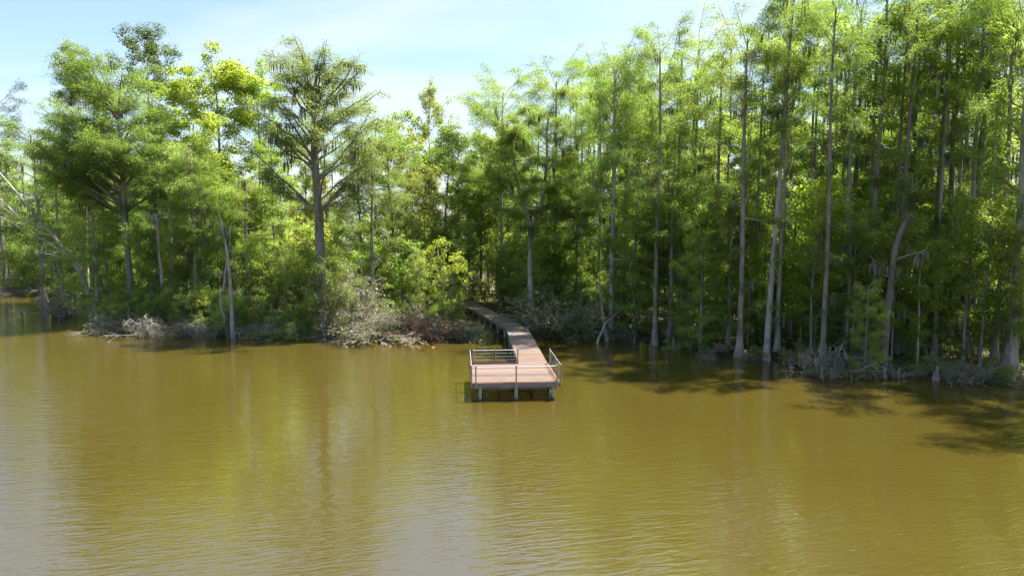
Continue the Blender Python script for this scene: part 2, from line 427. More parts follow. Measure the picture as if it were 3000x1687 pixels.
def leaves(g, C, n_each, radii, size, r, flat=0.75, out_bias=0.5, shade=None):
    """diamond leaves in loose clusters round the points C"""
    m = len(C) * n_each
    if m == 0: return
    c = np.repeat(C, n_each, 0); rad = np.repeat(np.asarray(radii) * np.ones(len(C)), n_each)
    d = norm(r.normal(0, 1, (m, 3))); rr = rad * r.uniform(0.25, 1, m) ** 0.6
    off = d * rr[:, None] * np.array([1, 1, flat]); p = c + off
    nrm = norm(r.normal(0, 0.7, (m, 3)) + d * out_bias + np.array([0, 0, 0.75]))
    ax = norm(np.cross(nrm, norm(r.normal(0, 1, (m, 3))))); bx = np.cross(nrm, ax)
    s = size * r.uniform(0.6, 1.35, m)[:, None]
    v = np.empty((m, 4, 3)); v[:, 0] = p - ax * s * .5; v[:, 1] = p + bx * s * .32 ; v[:, 2] = p + ax * s * .5 - nrm * s * .12; v[:, 3] = p - bx * s * .32
    cl = np.repeat(r.uniform(-0.18, 0.18, len(C)), n_each)
    g.add(v.reshape(-1, 3), None, np.arange(4 * m).reshape(-1, 4), np.clip(r.normal(0.5, 0.22, m) + cl, 0, 1))
def moss_strands(g, P, r, n_each=(3, 7), lens=(0.35, 1.3), w=0.10):
    for p in P:
        k = r.integers(*n_each)
        base = p + np.stack([r.normal(0, .14, k), r.normal(0, .14, k), r.normal(-0.03, .05, k)], 1)
        L = r.uniform(*lens, k) * r.uniform(0.7, 1.1); az = r.uniform(0, np.pi, k)
        s = np.stack([np.cos(az), np.sin(az), np.zeros(k)], 1) * (w * r.uniform(0.5, 1.2, k))[:, None]
        sway = np.stack([r.normal(0, .06, k), r.normal(0, .06, k), -L], 1)
        v = np.empty((k, 4, 3)); v[:, 0] = base - s * .35; v[:, 1] = base + s * .35; v[:, 2] = base + sway * .45 + s * .55; v[:, 3] = base + sway
        v2 = np.concatenate([v, (base + sway * .5 - s * .6)[:, None, :]], 1)
        tri = np.concatenate([np.array([(0, 1, 2), (0, 2, 4), (4, 2, 3)]) + 5 * i for i in range(k)])
        g.add(v2.reshape(-1, 3), tri, None, np.repeat(np.clip(r.normal(.5, .25, k), 0, 1), 3))

def link(name, data, parent=None):
    o = bpy.data.objects.new(name, data); COL.objects.link(o)
    if parent is not None: o.parent = parent
    return o
def tag(o, label, cat, group=None):
    o['label'] = label; o['category'] = cat
    if group: o['group'] = group
    return o
def struct(o, kind='structure'):
    o['kind'] = kind; return o

# ------------------------------------------------------------------ tree builders: each returns {part name: mesh}
def trunk_line(H, r, lean=(0, 0), wob=0.02, n=16, bow=0.0):
    z = np.linspace(0, 1, n)
    ph = r.uniform(0, 6.28, 4)
    x = lean[0] * z + wob * H * (0.5 * np.sin(3.1 * z + ph[0]) + 0.3 * np.sin(7 * z + ph[1])) * z
    y = lean[1] * z + wob * H * (0.5 * np.sin(2.7 * z + ph[2]) + 0.3 * np.sin(8 * z + ph[3])) * z
    return np.stack([x, y, z * H - 0.5 * (z == 0)], 1)
def trunk_mesh(line, r0, r, flare=1.0, sides=10, top=0.06, fl_h=1.1):
    g = Geo()
    n = 30; s = np.linspace(0, 1, len(line)); t = np.linspace(0, 1, n) ** 1.7
    P = np.stack([np.interp(t, s, line[:, k]) for k in range(3)], 1)
    z = P[:, 2]; rad = r0 * (1 - t) ** 0.75 + top * t
    fl = flare * np.exp(-np.clip(z, 0, None) / fl_h)
    ph = r.uniform(0, 6.28)
    a = np.arange(sides) * 2 * np.pi / sides
    k = 1 + fl[:, None] * (1 + 0.45 * np.sin(4 * a + ph)[None, :]) + 0.05 * r.normal(0, 1, (n, sides))
    tube(g, P, rad, sides, flute=lambda aa: k)
    return g
def cypress(seed, H=30, r0=0.36, cb=0.35, Rmax=4.0, limbs=34, prof=None, dens=210, mat='cypress', bark='bark_pale', bark2='bark_mid',
            moss=0.10, lean=(0, 0), rise=(0.1, 0.7), epi=10, flare=1.0, line=None, leaf=(0.175, 0.052), sec=1.0, wob=0.012, flat_top=0.0, thick=1.8, gaps=0.0, spread=0.42):
    r = np.random.default_rng(seed)
    ln = trunk_line(H, r, lean, wob) if line is None else np.asarray(line, float)
    H = ln[-1, 2]
    tg = trunk_mesh(ln, r0, r, flare)
    bg, cg, mg = Geo(), Geo(), Geo()
    prof = prof or (lambda t: 0.45 + 0.75 * math.sin(math.pi * min(1, 0.18 + 0.82 * (1 - t))) ** 0.9 if t > 0.05 else 0.5)
    s = np.linspace(0, 1, len(ln))
    def at(t): return np.array([np.interp(t, s, ln[:, k]) for k in range(3)])
    az = r.uniform(0, 6.28)
    def limb(p, az, el, L, rad, bend, level_dens=1.0):
        d = np.array([math.cos(az) * math.cos(el), math.sin(az) * math.cos(el), math.sin(el)])
        c = curve(p, d, L, 7, bend, 0.09, r)
        tube(bg, c, np.linspace(rad, 0.015, 7), 5, cap=False)
        ns = max(3, int(L * 2.0 * sec))
        sp, sd, st = sample_along(c, ns, 0.25, 1.0, r)
        for q in range(ns):
            if r.uniform() < gaps: continue
            sgn = 1 if r.uniform() < .5 else -1
            a2 = math.atan2(sd[q, 1], sd[q, 0]) + sgn * r.uniform(0.45, 1.25)
            e2 = r.normal(0.12, 0.22)
            l2 = min(3.0, max(0.7, L * 0.42 * (1.15 - 0.6 * st[q]))) * r.uniform(0.7, 1.25)
            d2 = np.array([math.cos(a2) * math.cos(e2), math.sin(a2) * math.cos(e2), math.sin(e2)])
            c2 = curve(sp[q], d2, l2, 4, (0, 0, -0.15), 0.12, r)
            tube(bg, c2, np.linspace(max(.012, rad * .3), 0.008, 4), 3, cap=False)
            nl = int(l2 * dens * level_dens)
            P, D, _ = sample_along(c2, nl, 0.15, 1.12, r)
            sprays(cg, P, D, spread, 0.10 * thick, leaf[0], leaf[1], r)
            if r.uniform() < moss: moss_strands(mg, c2[1:3], r)
        P, D, _ = sample_along(c, int(dens * L * .35), 0.45, 1.05, r)
        sprays(cg, P, D, spread * .9, 0.09 * thick, leaf[0], leaf[1], r)
        if r.uniform() < moss * 2.2: moss_strands(mg, sample_along(c, 4, .15, .9, r)[0], r, lens=(.5, 1.7))
    for i in range(limbs):
        u = (i + r.uniform(0, 1)) / limbs
        t = cb + (0.99 - cb) * u ** 0.9
        az += 2.4 + r.normal(0, .35)
        L = Rmax * prof(u) * r.uniform(0.65, 1.15)
        el = rise[0] + (rise[1] - rise[0]) * u + r.normal(0, .12)
        rad = max(0.035, (r0 * (1 - t) ** .75) * 0.42)
        limb(at(t), az, el, L, rad, (0, 0, 0.25 - 0.5 * flat_top * u))
    for i in range(epi):
        t = r.uniform(0.10, cb); limb(at(t), r.uniform(0, 6.28), r.normal(0.1, .2), r.uniform(0.8, 2.2), 0.03, (0, 0, -0.2), 0.8)
    parts = {'trunk': tg.mesh('trunk', M[bark], True), 'branches': bg.mesh('branches', M[bark2], True), 'crown': cg.mesh('crown', M[mat])}
    if mg.n: parts['hanging_moss'] = mg.mesh('hanging_moss', M['moss'])
    return parts
def env_cypress(seed, line, r0, centre, radii, n=40, dens=80, mat='cypress', bark='bark_pale', bark2='bark_mid', moss=.05, leaf=(.19, .056), spread=.5, flare=.8, low=-.12, climb=.7,
                fill=.3, gaps=0.0, l2r=(1.2, 2.6), sec=1.4, extra=(), limb_r=.10, thick=1.8, zmin=.4, top=.06):
    """an old cypress whose boughs reach a rounded envelope: centre and radii of the upper half of an ellipsoid"""
    r = np.random.default_rng(seed); ln = np.asarray(line, float)
    tg = trunk_mesh(ln, r0, r, flare, top=top); bg, cg, mg = Geo(), Geo(), Geo()
    zs = ln[:, 2]
    def on_trunk(z): return np.array([np.interp(z, zs, ln[:, k]) for k in range(3)])
    ends = []
    for i in range(n):
        ph = math.asin(r.uniform(math.sin(low), 1.0)); th = i * 2.39996 + r.normal(0, .25)
        k = r.uniform(.80, 1.0) if r.uniform() > fill else r.uniform(.45, .75)
        ends.append((np.array([centre[0] + radii[0] * math.cos(ph) * math.cos(th) * k, centre[1] + radii[1] * math.cos(ph) * math.sin(th) * k, centre[2] + radii[2] * math.sin(ph) * k]), 1.0))
    ends += [(np.asarray(e, float), .8) for e in extra]
    for e, f in ends:
        ht = zs[-1]
        t0 = on_trunk(min(e[2], ht)); hd = np.linalg.norm((e - t0)[:2])
        z0 = float(np.clip(e[2] - hd * climb * r.uniform(.6, 1.2), ht * zmin, ht * .985)); p0 = on_trunk(z0)
        mid = p0 + (e - p0) * .5 + np.array([0, 0, (e[2] - p0[2]) * r.uniform(-.05, .22)]) + r.normal(0, .35, 3)
        t = np.linspace(0, 1, 9)[:, None]
        c = (1 - t) ** 2 * p0 + 2 * t * (1 - t) * mid + t ** 2 * e + r.normal(0, .07, (9, 3)) * np.sin(t * 3.14)
        L = np.linalg.norm(np.diff(c, axis=0), axis=1).sum()
        tube(bg, c, np.linspace(limb_r * (.55 + .09 * L) * f, .02, 9), 6, cap=False)
        ns = max(4, int(L * sec)); sp, sd, st = sample_along(c, ns, .28, 1.0, r)
        for q in range(ns):
            if r.uniform() < gaps: continue
            a2 = math.atan2(sd[q, 1], sd[q, 0]) + (1 if q % 2 else -1) * r.uniform(.35, 1.3); e2 = r.normal(.16, .2)
            l2 = r.uniform(*l2r) * (1.1 - .45 * st[q])
            c2 = curve(sp[q], (math.cos(a2) * math.cos(e2), math.sin(a2) * math.cos(e2), math.sin(e2)), l2, 5, (0, 0, -.12), .12, r)
            tube(bg, c2, np.linspace(.035, .01, 5), 4, cap=False)
            P, D, _ = sample_along(c2, int(l2 * dens), .12, 1.12, r); sprays(cg, P, D, spread, .1 * thick, leaf[0], leaf[1], r)
            if r.uniform() < moss: moss_strands(mg, c2[1:4], r, lens=(.4, 1.4))
        P, D, _ = sample_along(c, int(dens * L * .3), .5, 1.05, r); sprays(cg, P, D, spread, .1 * thick, leaf[0], leaf[1], r)
        if r.uniform() < moss * 2: moss_strands(mg, sample_along(c, 6, .1, .9, r)[0], r, lens=(.5, 1.7))
    parts = {'trunk': tg.mesh('trunk', M[bark], True), 'branches': bg.mesh('branches', M[bark2], True), 'crown': cg.mesh('crown', M[mat])}
    if mg.n: parts['hanging_moss'] = mg.mesh('hanging_moss', M['moss'])
    return parts
def broadleaf(seed, H=24, r0=0.26, cb=0.35, Rmax=4.5, limbs=16, mat='broad', bark='bark_mid', clusters=3, leaf=0.20, n_each=34, cr=0.75, el=(0.55, 1.15), lean=(0, 0), prof=None, stems=1, sprd=0.0, moss=0.0, wob=0.03):
    r = np.random.default_rng(seed)
    tg, bg, cg, mg = Geo(), Geo(), Geo(), Geo()
    C = []
    for sidx in range(stems):
        a0 = r.uniform(0, 6.28)
        lx = (lean[0] + sprd * math.cos(a0), lean[1] + sprd * math.sin(a0))
        hh = H * (1 if sidx == 0 else r.uniform(.6, .95))
        ln = trunk_line(hh, r, lx, wob)
        if sidx: ln[:, :2] += np.array([math.cos(a0), math.sin(a0)]) * 0.25
        k = trunk_mesh(ln, r0 * (1 if sidx == 0 else .7), r, 0.6, 8, 0.03, 0.5)
        for v, t, q, rt, rq in [(k.v, k.t, k.q, k.rt, k.rq)]:
            for vv in v: pass
        off = tg.n
        tg.v += k.v; tg.t += [x + off for x in k.t]; tg.q += [x + off for x in k.q]; tg.rt += k.rt; tg.rq += k.rq; tg.n += k.n
        s = np.linspace(0, 1, len(ln)); az = r.uniform(0, 6.28)
        nl = max(4, int(limbs / stems))
        for i in range(nl):
            u = (i + r.uniform(0, 1)) / nl; t = cb + (0.97 - cb) * u
            p = np.array([np.interp(t, s, ln[:, q]) for q in range(3)]); az += 2.4 + r.normal(0, .4)
            pf = prof(u) if prof else (0.55 + 0.6 * math.sin(math.pi * min(1, .25 + .75 * (1 - u))))
            L = Rmax * pf * r.uniform(.7, 1.2); e = el[0] + (el[1] - el[0]) * u + r.normal(0, .15)
            d = np.array([math.cos(az) * math.cos(e), math.sin(az) * math.cos(e), math.sin(e)])
            c = curve(p, d, L, 6, (0, 0, .1), .13, r)
            rad = max(.03, r0 * (1 - t) ** .8 * .45)
            tube(bg, c, np.linspace(rad, .015, 6), 5, cap=False)
            ns = max(3, int(L * 1.7))
            sp, sd, st = sample_along(c, ns, .3, 1, r)
            for q in range(ns):
                d2 = norm(sd[q] + r.normal(0, .6, 3) + np.array([0, 0, .15]))
                l2 = min(2.0, max(.6, L * .35)) * r.uniform(.6, 1.2)
                c2 = curve(sp[q], d2, l2, 4, (0, 0, .1), .15, r)
                tube(bg, c2, np.linspace(max(.012, rad * .3), .008, 4), 3, cap=False)
                C.extend(c2[-1] + r.normal(0, .3, 3) for _ in range(clusters - 1)); C.append(c2[-1])
                if moss and r.uniform() < moss: moss_strands(mg, c2[1:3], r)
            C.append(c[-1])
        C.append(ln[-1])
    C = np.array(C)
    leaves(cg, C, n_each, cr * r.uniform(.6, 1.25, len(C)), leaf, r)
    parts = {'trunk': tg.mesh('trunk', M[bark], True), 'branches': bg.mesh('branches', M[bark], True), 'crown': cg.mesh('crown', M[mat])}
    if mg.n: parts['hanging_moss'] = mg.mesh('hanging_moss', M['moss'])
    return parts
def twig_shrub(seed, W=2.6, H=2.2, stems=30, mat='shrub_olive', leaf_n=5, leaf=0.11, wood='twig', moss=0.0, droop=0.9, up=0.9, th=0.03, side=None):
    """a tangle of arching bare twigs, sparsely leaved"""
    r = np.random.default_rng(seed); bg, cg, mg = Geo(), Geo(), Geo(); C = []
    for i in range(stems):
        az = r.uniform(0, 6.28) if side is None else r.normal(side, .7)
        e = r.uniform(.35, 1.35) * up
        L = (W * abs(math.cos(e)) + H * 1.15 * abs(math.sin(e))) * r.uniform(.6, 1.15)
        d = np.array([math.cos(az) * math.cos(e), math.sin(az) * math.cos(e), math.sin(e)])
        c = curve((r.normal(0, .25), r.normal(0, .25), -.1), d, L, 7, (0, 0, -droop * r.uniform(.5, 1.3)), .13, r)
        tube(bg, c, np.linspace(th * r.uniform(.7, 1.3), .008, 7), 4, cap=False)
        sp, sd, st = sample_along(c, 9, .25, 1, r)
        for q in range(9):
            d2 = norm(sd[q] + r.normal(0, .75, 3)); l2 = L * .3 * r.uniform(.4, 1.2)
            c2 = curve(sp[q], d2, l2, 4, (0, 0, -.35), .2, r)
            tube(bg, c2, np.linspace(.013, .006, 4), 3, cap=False)
            p3, d3, _ = sample_along(c2, 3, .2, 1, r)
            for k in range(3):
                c3 = curve(p3[k], norm(d3[k] + r.normal(0, .8, 3)), l2 * .5, 3, (0, 0, -.2), .2, r)
                tube(bg, c3, np.linspace(.008, .005, 3), 3, cap=False)
                C.append(c3[-1])
            if moss and r.uniform() < moss: moss_strands(mg, c2[1:2], r, lens=(.25, .8))
    C = np.array(C); C[:, 2] = np.maximum(C[:, 2], .12)
    parts = {'twigs': bg.mesh('twigs', M[wood])}
    if leaf_n:
        leaves(cg, C, leaf_n, 0.20, leaf, r); parts['foliage'] = cg.mesh('foliage', M[mat])
    if mg.n: parts['hanging_moss'] = mg.mesh('hanging_moss', M['moss'])
    return parts
def place(name, parts, loc, rz, s, label, cat, group=None, tilt=(0, 0)):
    e = link(name, None)
    e.empty_display_size = 0.3
    e.location = loc; e.rotation_euler = (tilt[0], tilt[1], rz); e.scale = s if isinstance(s, tuple) else (s, s, s)
    for pn, me in parts.items():
        c_ = link(pn, me, e)
        if pn in ('hanging_moss', 'branches', 'foliage', 'twigs'): c_['kind'] = 'stuff'
    tag(e, label, cat, group)
    return e

# ------------------------------------------------------------------ the setting: ground, water, far wood
def sheet(name, xs, ys, zf, mat, kind='structure'):
    X, Y = np.meshgrid(xs, ys); Z = zf(X, Y)
    v = np.stack([X, Y, Z], -1).reshape(-1, 3)
    nx, ny = len(xs), len(ys)
    i = (np.arange(ny - 1)[:, None] * nx + np.arange(nx - 1)[None, :]).ravel()
    g = Geo(); g.add(v, None, np.stack([i, i + 1, i + nx + 1, i + nx], 1))
    return struct(link(name, g.mesh(name, mat, True)), kind)
xs = np.concatenate([[-3500, -1500, -700, -400, -250], np.arange(-160, -60, 4), np.arange(-60, 50, 0.7), np.arange(50, 120, 5), [160, 300, 700, 1500, 3500]])
ys = np.concatenate([[-60, -20, 0, 15], np.arange(24, 40, 2), np.arange(40, 112, 0.7), np.arange(112, 160, 4), [200, 300, 600, 1200, 3500]])
land = sheet('ground', xs, ys, land_z, M['ground'])
water = sheet('water', np.array([-3500, -300, 0, 300, 3500.]), np.array([-400, 0, 60, 300, 3500.]), lambda X, Y: X * 0.0, M['water'])

# ------------------------------------------------------------------ the pier
def box_mesh(name, sx, sy, sz, mat, bev=0.006):
    """a board: box with chamfered long edges, centred"""
    import bmesh
    bm = bmesh.new(); bmesh.ops.create_cube(bm, size=1.0)
    bmesh.ops.scale(bm, vec=(sx, sy, sz), verts=bm.verts)
    if bev: bmesh.ops.bevel(bm, geom=[e for e in bm.edges], offset=bev, segments=1, affect='EDGES')
    me = bpy.data.meshes.new(name); bm.to_mesh(me); bm.free(); me.materials.append(mat); return me
DECK = 1.15
pa = R(4.3)
P0 = Vector((-2.30, 40.72, 0))
U = Vector((math.cos(pa), math.sin(pa), 0)); Vv = Vector((-math.sin(pa), math.cos(pa), 0))
PW, PD = 5.15, 5.35
pier = link('pier', None); pier.location = P0 + U * PW / 2
tag(pier, 'wooden pier with bent walkway ending in a railed square platform over the water', 'pier')
bpy.context.view_layer.update()
def pier_part(name, me, loc, rz, rx=0.0, ry=0.0):
    o = link(name, me, pier)
    o.location = Vector(loc) - pier.location; o.rotation_euler = (rx, ry, rz); return o
def loc(u, v, z=0.0): return P0 + U * u + Vv * v + Vector((0, 0, z))
pr = random.Random(3)
plank_w, gap = 0.130, 0.020
deck_me = [box_mesh('plank', PW + 0.02, plank_w, 0.036, M['deck'])]
n_pl = int(PD / (plank_w + gap))
for k in range(n_pl):
    v = (k + 0.5) * (plank_w + gap)
    pier_part('plank', deck_me[0], loc(PW / 2 + pr.uniform(-.012, .012), v, DECK - .018 + pr.uniform(-.004, .004)), pa, 0, pr.uniform(-.0008, .0008))
PD = n_pl * (plank_w + gap)
# walkway: first run straight on from the platform, second run bent to the left
W1 = Vector((0.45, 61.8, 0)); W0 = loc(PW - 1.02, PD); W2 = Vector((-5.75, 83.5, 0))
def run(a, b, width, mat, trimA=0.0):
    d = b - a; L = d.length; d.normalize(); ang = math.atan2(d.y, d.x) - math.pi / 2
    me = box_mesh('plank', width, plank_w, 0.036, mat)
    n = int(L / (plank_w + gap))
    for k in range(n):
        p = a + d * ((k + .5) * (plank_w + gap))
        pier_part('plank', me, (p.x + pr.uniform(-.02, .02), p.y, DECK - .018 + pr.uniform(-.006, .006)), ang + pr.uniform(-.006, .006), 0, pr.uniform(-.002, .002))
    return d, L, ang
WW = 1.95
d1 = (W1 - W0).normalized()
# newer boards on the first third of the walkway, weathered ones after it
Wm = W0 + (W1 - W0) * 0.42
run(W0, Wm, WW, M['deck']); run(Wm, W1, WW, M['deck_old'])
run(W1 + (W2 - W1).normalized() * 0.25, W2, WW * 0.97, M['deck_old'])
# wedge boards in the bend
g = Geo()
n1 = Vector((d1.y, -d1.x, 0)); d2 = (W2 - W1).normalized(); n2 = Vector((d2.y, -d2.x, 0))
Wb = W1 + d2 * 0.25
q = [W1 - n1 * WW / 2, W1 + n1 * WW / 2, Wb + n2 * WW * .485, Wb - n2 * WW * .485]
vs = [(p.x, p.y, DECK - .003) for p in q] + [(p.x, p.y, DECK - .04) for p in q]
g.add(np.array(vs) - np.array(pier.location), None, [(0, 1, 2, 3), (7, 6, 5, 4), (0, 4, 5, 1), (1, 5, 6, 2), (2, 6, 7, 3), (3, 7, 4, 0)])
link('wedge_board', g.mesh('wedge_board', M['deck_old']), pier)
# stringers, fascia, beams
def beam(name, a, b, w, h, z_top, mat, bev=.006):
    a = Vector((a.x, a.y, 0)); b = Vector((b.x, b.y, 0)); d = b - a
    me = box_mesh(name, d.length, w, h, mat, bev); m = (a + b) / 2
    return pier_part(name, me, (m.x, m.y, z_top - h / 2), math.atan2(d.y, d.x))
beam('fascia_board', loc(0, -.022), loc(PW, -.022), .04, .15, DECK - .03, M['fascia'])
beam('fascia_board', loc(.02, -.028), loc(PW - .02, -.028), .04, .16, DECK - .188, M['fascia'])
beam('fascia_board', loc(-.025, -.03), loc(-.025, PD), .04, .29, DECK - .04, M['fascia'])
beam('fascia_board', loc(PW + .025, -.03), loc(PW + .025, PD), .04, .29, DECK - .04, M['fascia'])
beam('fascia_board', loc(-.02, PD + .025), loc(PW - 2.0, PD + .025), .04, .29, DECK - .04, M['fascia'])
for v in (.35, PD / 2, PD - .35): beam('beam', loc(.25, v), loc(PW - .15, v), .12, .2, DECK - .34, M['fascia'])
for u in (1.0, 2.0, 3.0, 4.0): beam('joist', loc(u, .05), loc(u, PD - .05), .045, .26, DECK - .045, M['fascia'])
for s in (-1, 1):
    beam('stringer', W0 + n1 * s * WW * .47, W1 + n1 * s * WW * .47, .05, .24, DECK - .042, M['fascia'])
    beam('stringer', W1 + n2 * s * WW * .455, W2 + n2 * s * WW * .455, .05, .24, DECK - .042, M['fascia'])
# round piles
def pile(p, top, r, lean=(0, 0)):
    gg = Geo(); zz = np.array([-1.2, -.2, 0, .3, .6, top])
    P = np.stack([lean[0] * (top - zz), lean[1] * (top - zz), zz], 1)
    tube(gg, P, np.full(6, r) * np.array([1.06, 1.05, 1.03, 1.0, .98, .96]), 14)
    o = pier_part('pile', gg.mesh('pile', M['pile'], True), (p.x, p.y, 0), 0); return o
for u, v in ((.42, .12), (2.55, .12), (4.78, .12), (.42, PD / 2), (2.6, PD / 2), (4.85, PD / 2), (.42, PD - .3), (2.6, PD - .3), (4.85, PD - .3)):
    pile(loc(u, v), DECK - .33, .105, (pr.uniform(-.02, .02), pr.uniform(-.01, .01)))
def walk_piles(a, b, nn, step, start):
    d = (b - a); L = d.length; d.normalize(); k = start
    while k < L - .3:
        for s in (-1, 1):
            p = a + d * k + nn * s * (WW * .40); pile(p, DECK - .28, .10, (pr.uniform(-.03, .03), 0))
        p = a + d * k
        beam('cross_beam', p - nn * WW * .49, p + nn * WW * .49, .09, .18, DECK - .285, M['fascia'])
        k += step
walk_piles(W0, W1, n1, 2.45, 2.2); walk_piles(W1, W2, n2, 2.6, 1.2)
# railing
PH = 1.0
def post(u, v, z0=DECK - .33, z1=DECK + PH, w=.085):
    me = box_mesh('railing_post', w, w, z1 - z0, M['post'], .008); p = loc(u, v, (z0 + z1) / 2)
    pier_part('railing_post', me, p, pa)
def rod(name, a, b, r, mat, sag=0.0):
    gg = Geo(); a = np.array(a); b = np.array(b); n = 7 if sag else 2
    t = np.linspace(0, 1, n)[:, None]; P = a + (b - a) * t
    P[:, 2] -= sag * 4 * (t * (1 - t))[:, 0]
    tube(gg, P - np.array(pier.location), np.full(n, r), 8)
    link(name, gg.mesh(name, mat, True), pier)
near_u = (.16, 2.55, PW - .16)
for u in near_u: post(u, -.095)
for a, b in zip(near_u, near_u[1:]): rod('top_rail', loc(a + .05, -.095, DECK + PH - .07), loc(b - .05, -.095, DECK + PH - .07), .019, M['pipe'])
side_v = (.12, PD * .5, PD - .1)
for v in side_v: post(-.10, v); post(PW + .10, v)
for u in (-.10, PW + .10):
    for a, b in zip(side_v, side_v[1:]):
        rod('top_rail', loc(u, a + .05, DECK + PH - .07), loc(u, b - .05, DECK + PH - .07), .019, M['pipe'])
        for h in (.26, .47, .70): rod('cable', loc(u, a + .05, DECK + h), loc(u, b - .05, DECK + h), .007, M['cable'], .012)
back_u = (.12, 1.62, PW - 2.06)
for u in back_u: post(u, PD + .09)
for a, b in zip(back_u, back_u[1:]):
    rod('top_rail', loc(a + .05, PD + .09, DECK + PH - .08), loc(b - .05, PD + .09, DECK + PH - .08), .019, M['pipe'])
    for h in (.28, .50, .72): rod('cable', loc(a + .05, PD + .09, DECK + h), loc(b - .05, PD + .09, DECK + h), .007, M['cable'], .015)
beam('toe_board', loc(.02, PD - .03), loc(PW - 2.02, PD - .03), .04, .14, DECK + .145, M['toe'])
beam('toe_board', loc(PW - .12, .1), loc(PW - .12, PD - .1), .09, .04, DECK + .045, M['toe'])

# ------------------------------------------------------------------ tree kinds
def dome(u): return 0.42 + 0.62 * math.sqrt(max(0.0, 1 - (u * 0.92) ** 2))
def flat(u): return 0.55 + 0.5 * u if u < .75 else 0.95 - 1.1 * (u - .75)
def umb(u): return 0.50 + 0.62 * math.sin(math.pi * (0.12 + 0.62 * u))
TALL = [cypress(101, 26.0, .27, .36, 5.6, 30, mat='cypress', bark='bark_mid', moss=0.039, gaps=.12, dens=122, spread=.52, prof=umb, rise=(.05, 1.0), flat_top=.9),
        cypress(102, 27.5, .23, .44, 5.2, 27, mat='cypress', moss=0.050, gaps=.14, bark='bark_mid', prof=umb, rise=(.15, 1.05), dens=122, spread=.52, flat_top=.9),
        cypress(103, 25.5, .28, .30, 5.8, 30, mat='cypress', moss=0.055, gaps=.2, epi=16, dens=122, spread=.52, prof=umb, rise=(.0, .95), flat_top=.8),
        cypress(104, 27, .27, .42, 5.6, 25, mat='cypress_olive', moss=0.077, bark='bark_dark', bark2='bark_dark', prof=umb, rise=(.15, 1.05), gaps=.2, dens=117, spread=.52, flat_top=.9),
        cypress(105, 26, .21, .26, 4.8, 32, mat='cypress_dark', moss=0.050, gaps=.14, bark='bark_mid', epi=18, dens=117, spread=.5, prof=umb, rise=(.0, .9), flat_top=.6),
        cypress(106, 27.5, .25, .44, 6.2, 28, mat='cypress', moss=0.033, gaps=.1, prof=umb, rise=(.05, 1.0), dens=122, spread=.55, flat_top=1.0)]
HIGH = [cypress(107, 29, .24, .60, 5.0, 20, mat='cypress', moss=.05, gaps=.15, bark='bark_mid', prof=umb, rise=(.2, 1.05), dens=125, spread=.52, flat_top=.9, epi=22),
        cypress(108, 29.5, .26, .64, 5.2, 18, mat='cypress_olive', moss=.08, gaps=.2, bark='bark_dark', bark2='bark_dark', prof=umb, rise=(.25, 1.1), dens=120, spread=.52, flat_top=.9, epi=22)]
THIN = [cypress(121, 25, .17, .58, 2.6, 14, mat='cypress_dark', moss=.12, bark='bark_pale', epi=8, dens=55, leaf=(.32, .09)),
        cypress(122, 27, .20, .62, 2.8, 14, mat='cypress', moss=.12, bark='bark_mid', epi=7, dens=55, leaf=(.32, .09))]
BARE = [cypress(141, 27, .16, .80, 2.2, 7, mat='cypress', moss=.08, bark='bark_mid', epi=10, dens=55, leaf=(.32, .09)),
        cypress(142, 28, .18, .82, 2.4, 7, mat='cypress_dark', moss=.08, bark='bark_pale', epi=10, dens=55, leaf=(.32, .09))]
LOW = [cypress(131, 13, .16, .10, 3.2, 34, mat='cypress_dark', moss=.08, epi=4, prof=dome, dens=165, rise=(-.05, .5)),
       cypress(132, 12, .13, .14, 2.8, 30, mat='cypress', moss=.05, epi=4, prof=dome, dens=165, rise=(0, .5)),
       cypress(133, 5.5, .07, .18, 1.9, 20, mat='cypress', moss=0, epi=0, prof=dome, dens=225, rise=(.1, .6), spread=.3, leaf=(.15, .045))]
GUM = [broadleaf(201, 27, .25, .30, 4.6, 24, mat='gum', bark='bark_mid', n_each=62, leaf=.21, cr=.8),
       broadleaf(202, 14, .13, .28, 2.8, 18, mat='gum', bark='bark_pale', n_each=34, leaf=.19, cr=.6)]
DARKB = broadleaf(211, 32, .34, .42, 5.6, 20, mat='broad_dark', bark='bark_pale', n_each=60, leaf=.22, cr=.85, clusters=3)
BROAD = [broadleaf(221, 20, .22, .25, 4.0, 20, mat='broad', n_each=46, leaf=.19, cr=.75, moss=.06),
         broadleaf(222, 17, .18, .18, 3.8, 22, mat='understory', n_each=46, leaf=.18, cr=.75, moss=.06),
         broadleaf(223, 24, .24, .34, 4.2, 20, mat='broad', n_each=46, leaf=.20, cr=.8)]
UNDER = [broadleaf(231, 7, .09, .10, 2.4, 24, mat='understory', n_each=30, leaf=.16, cr=.5, stems=3, sprd=1.4),
         broadleaf(232, 6, .07, .08, 2.2, 24, mat='broad', n_each=30, leaf=.15, cr=.5, stems=4, sprd=1.6),
         broadleaf(233, 8, .08, .15, 2.2, 20, mat='gum', n_each=26, leaf=.16, cr=.5, stems=2, sprd=1.0),
         broadleaf(234, 3.2, .05, .05, 1.7, 22, mat='understory', n_each=30, leaf=.13, cr=.4, stems=4, sprd=1.1)]
SHRUB = [twig_shrub(301, 2.7, 2.3, 64, 'shrub_olive', 9, droop=.6),
         twig_shrub(302, 2.2, 1.6, 46, 'shrub_olive', 3, wood='dead_wood', moss=.06, droop=.6),
         twig_shrub(303, 1.6, 1.7, 34, 'understory', 8, moss=.05, droop=.5),
         twig_shrub(304, 1.9, 1.3, 34, 'shrub_olive', 1, wood='dead_wood', moss=.10, droop=.6),
         twig_shrub(305, 1.5, 1.6, 34, 'shrub_red', 3, droop=.5)]

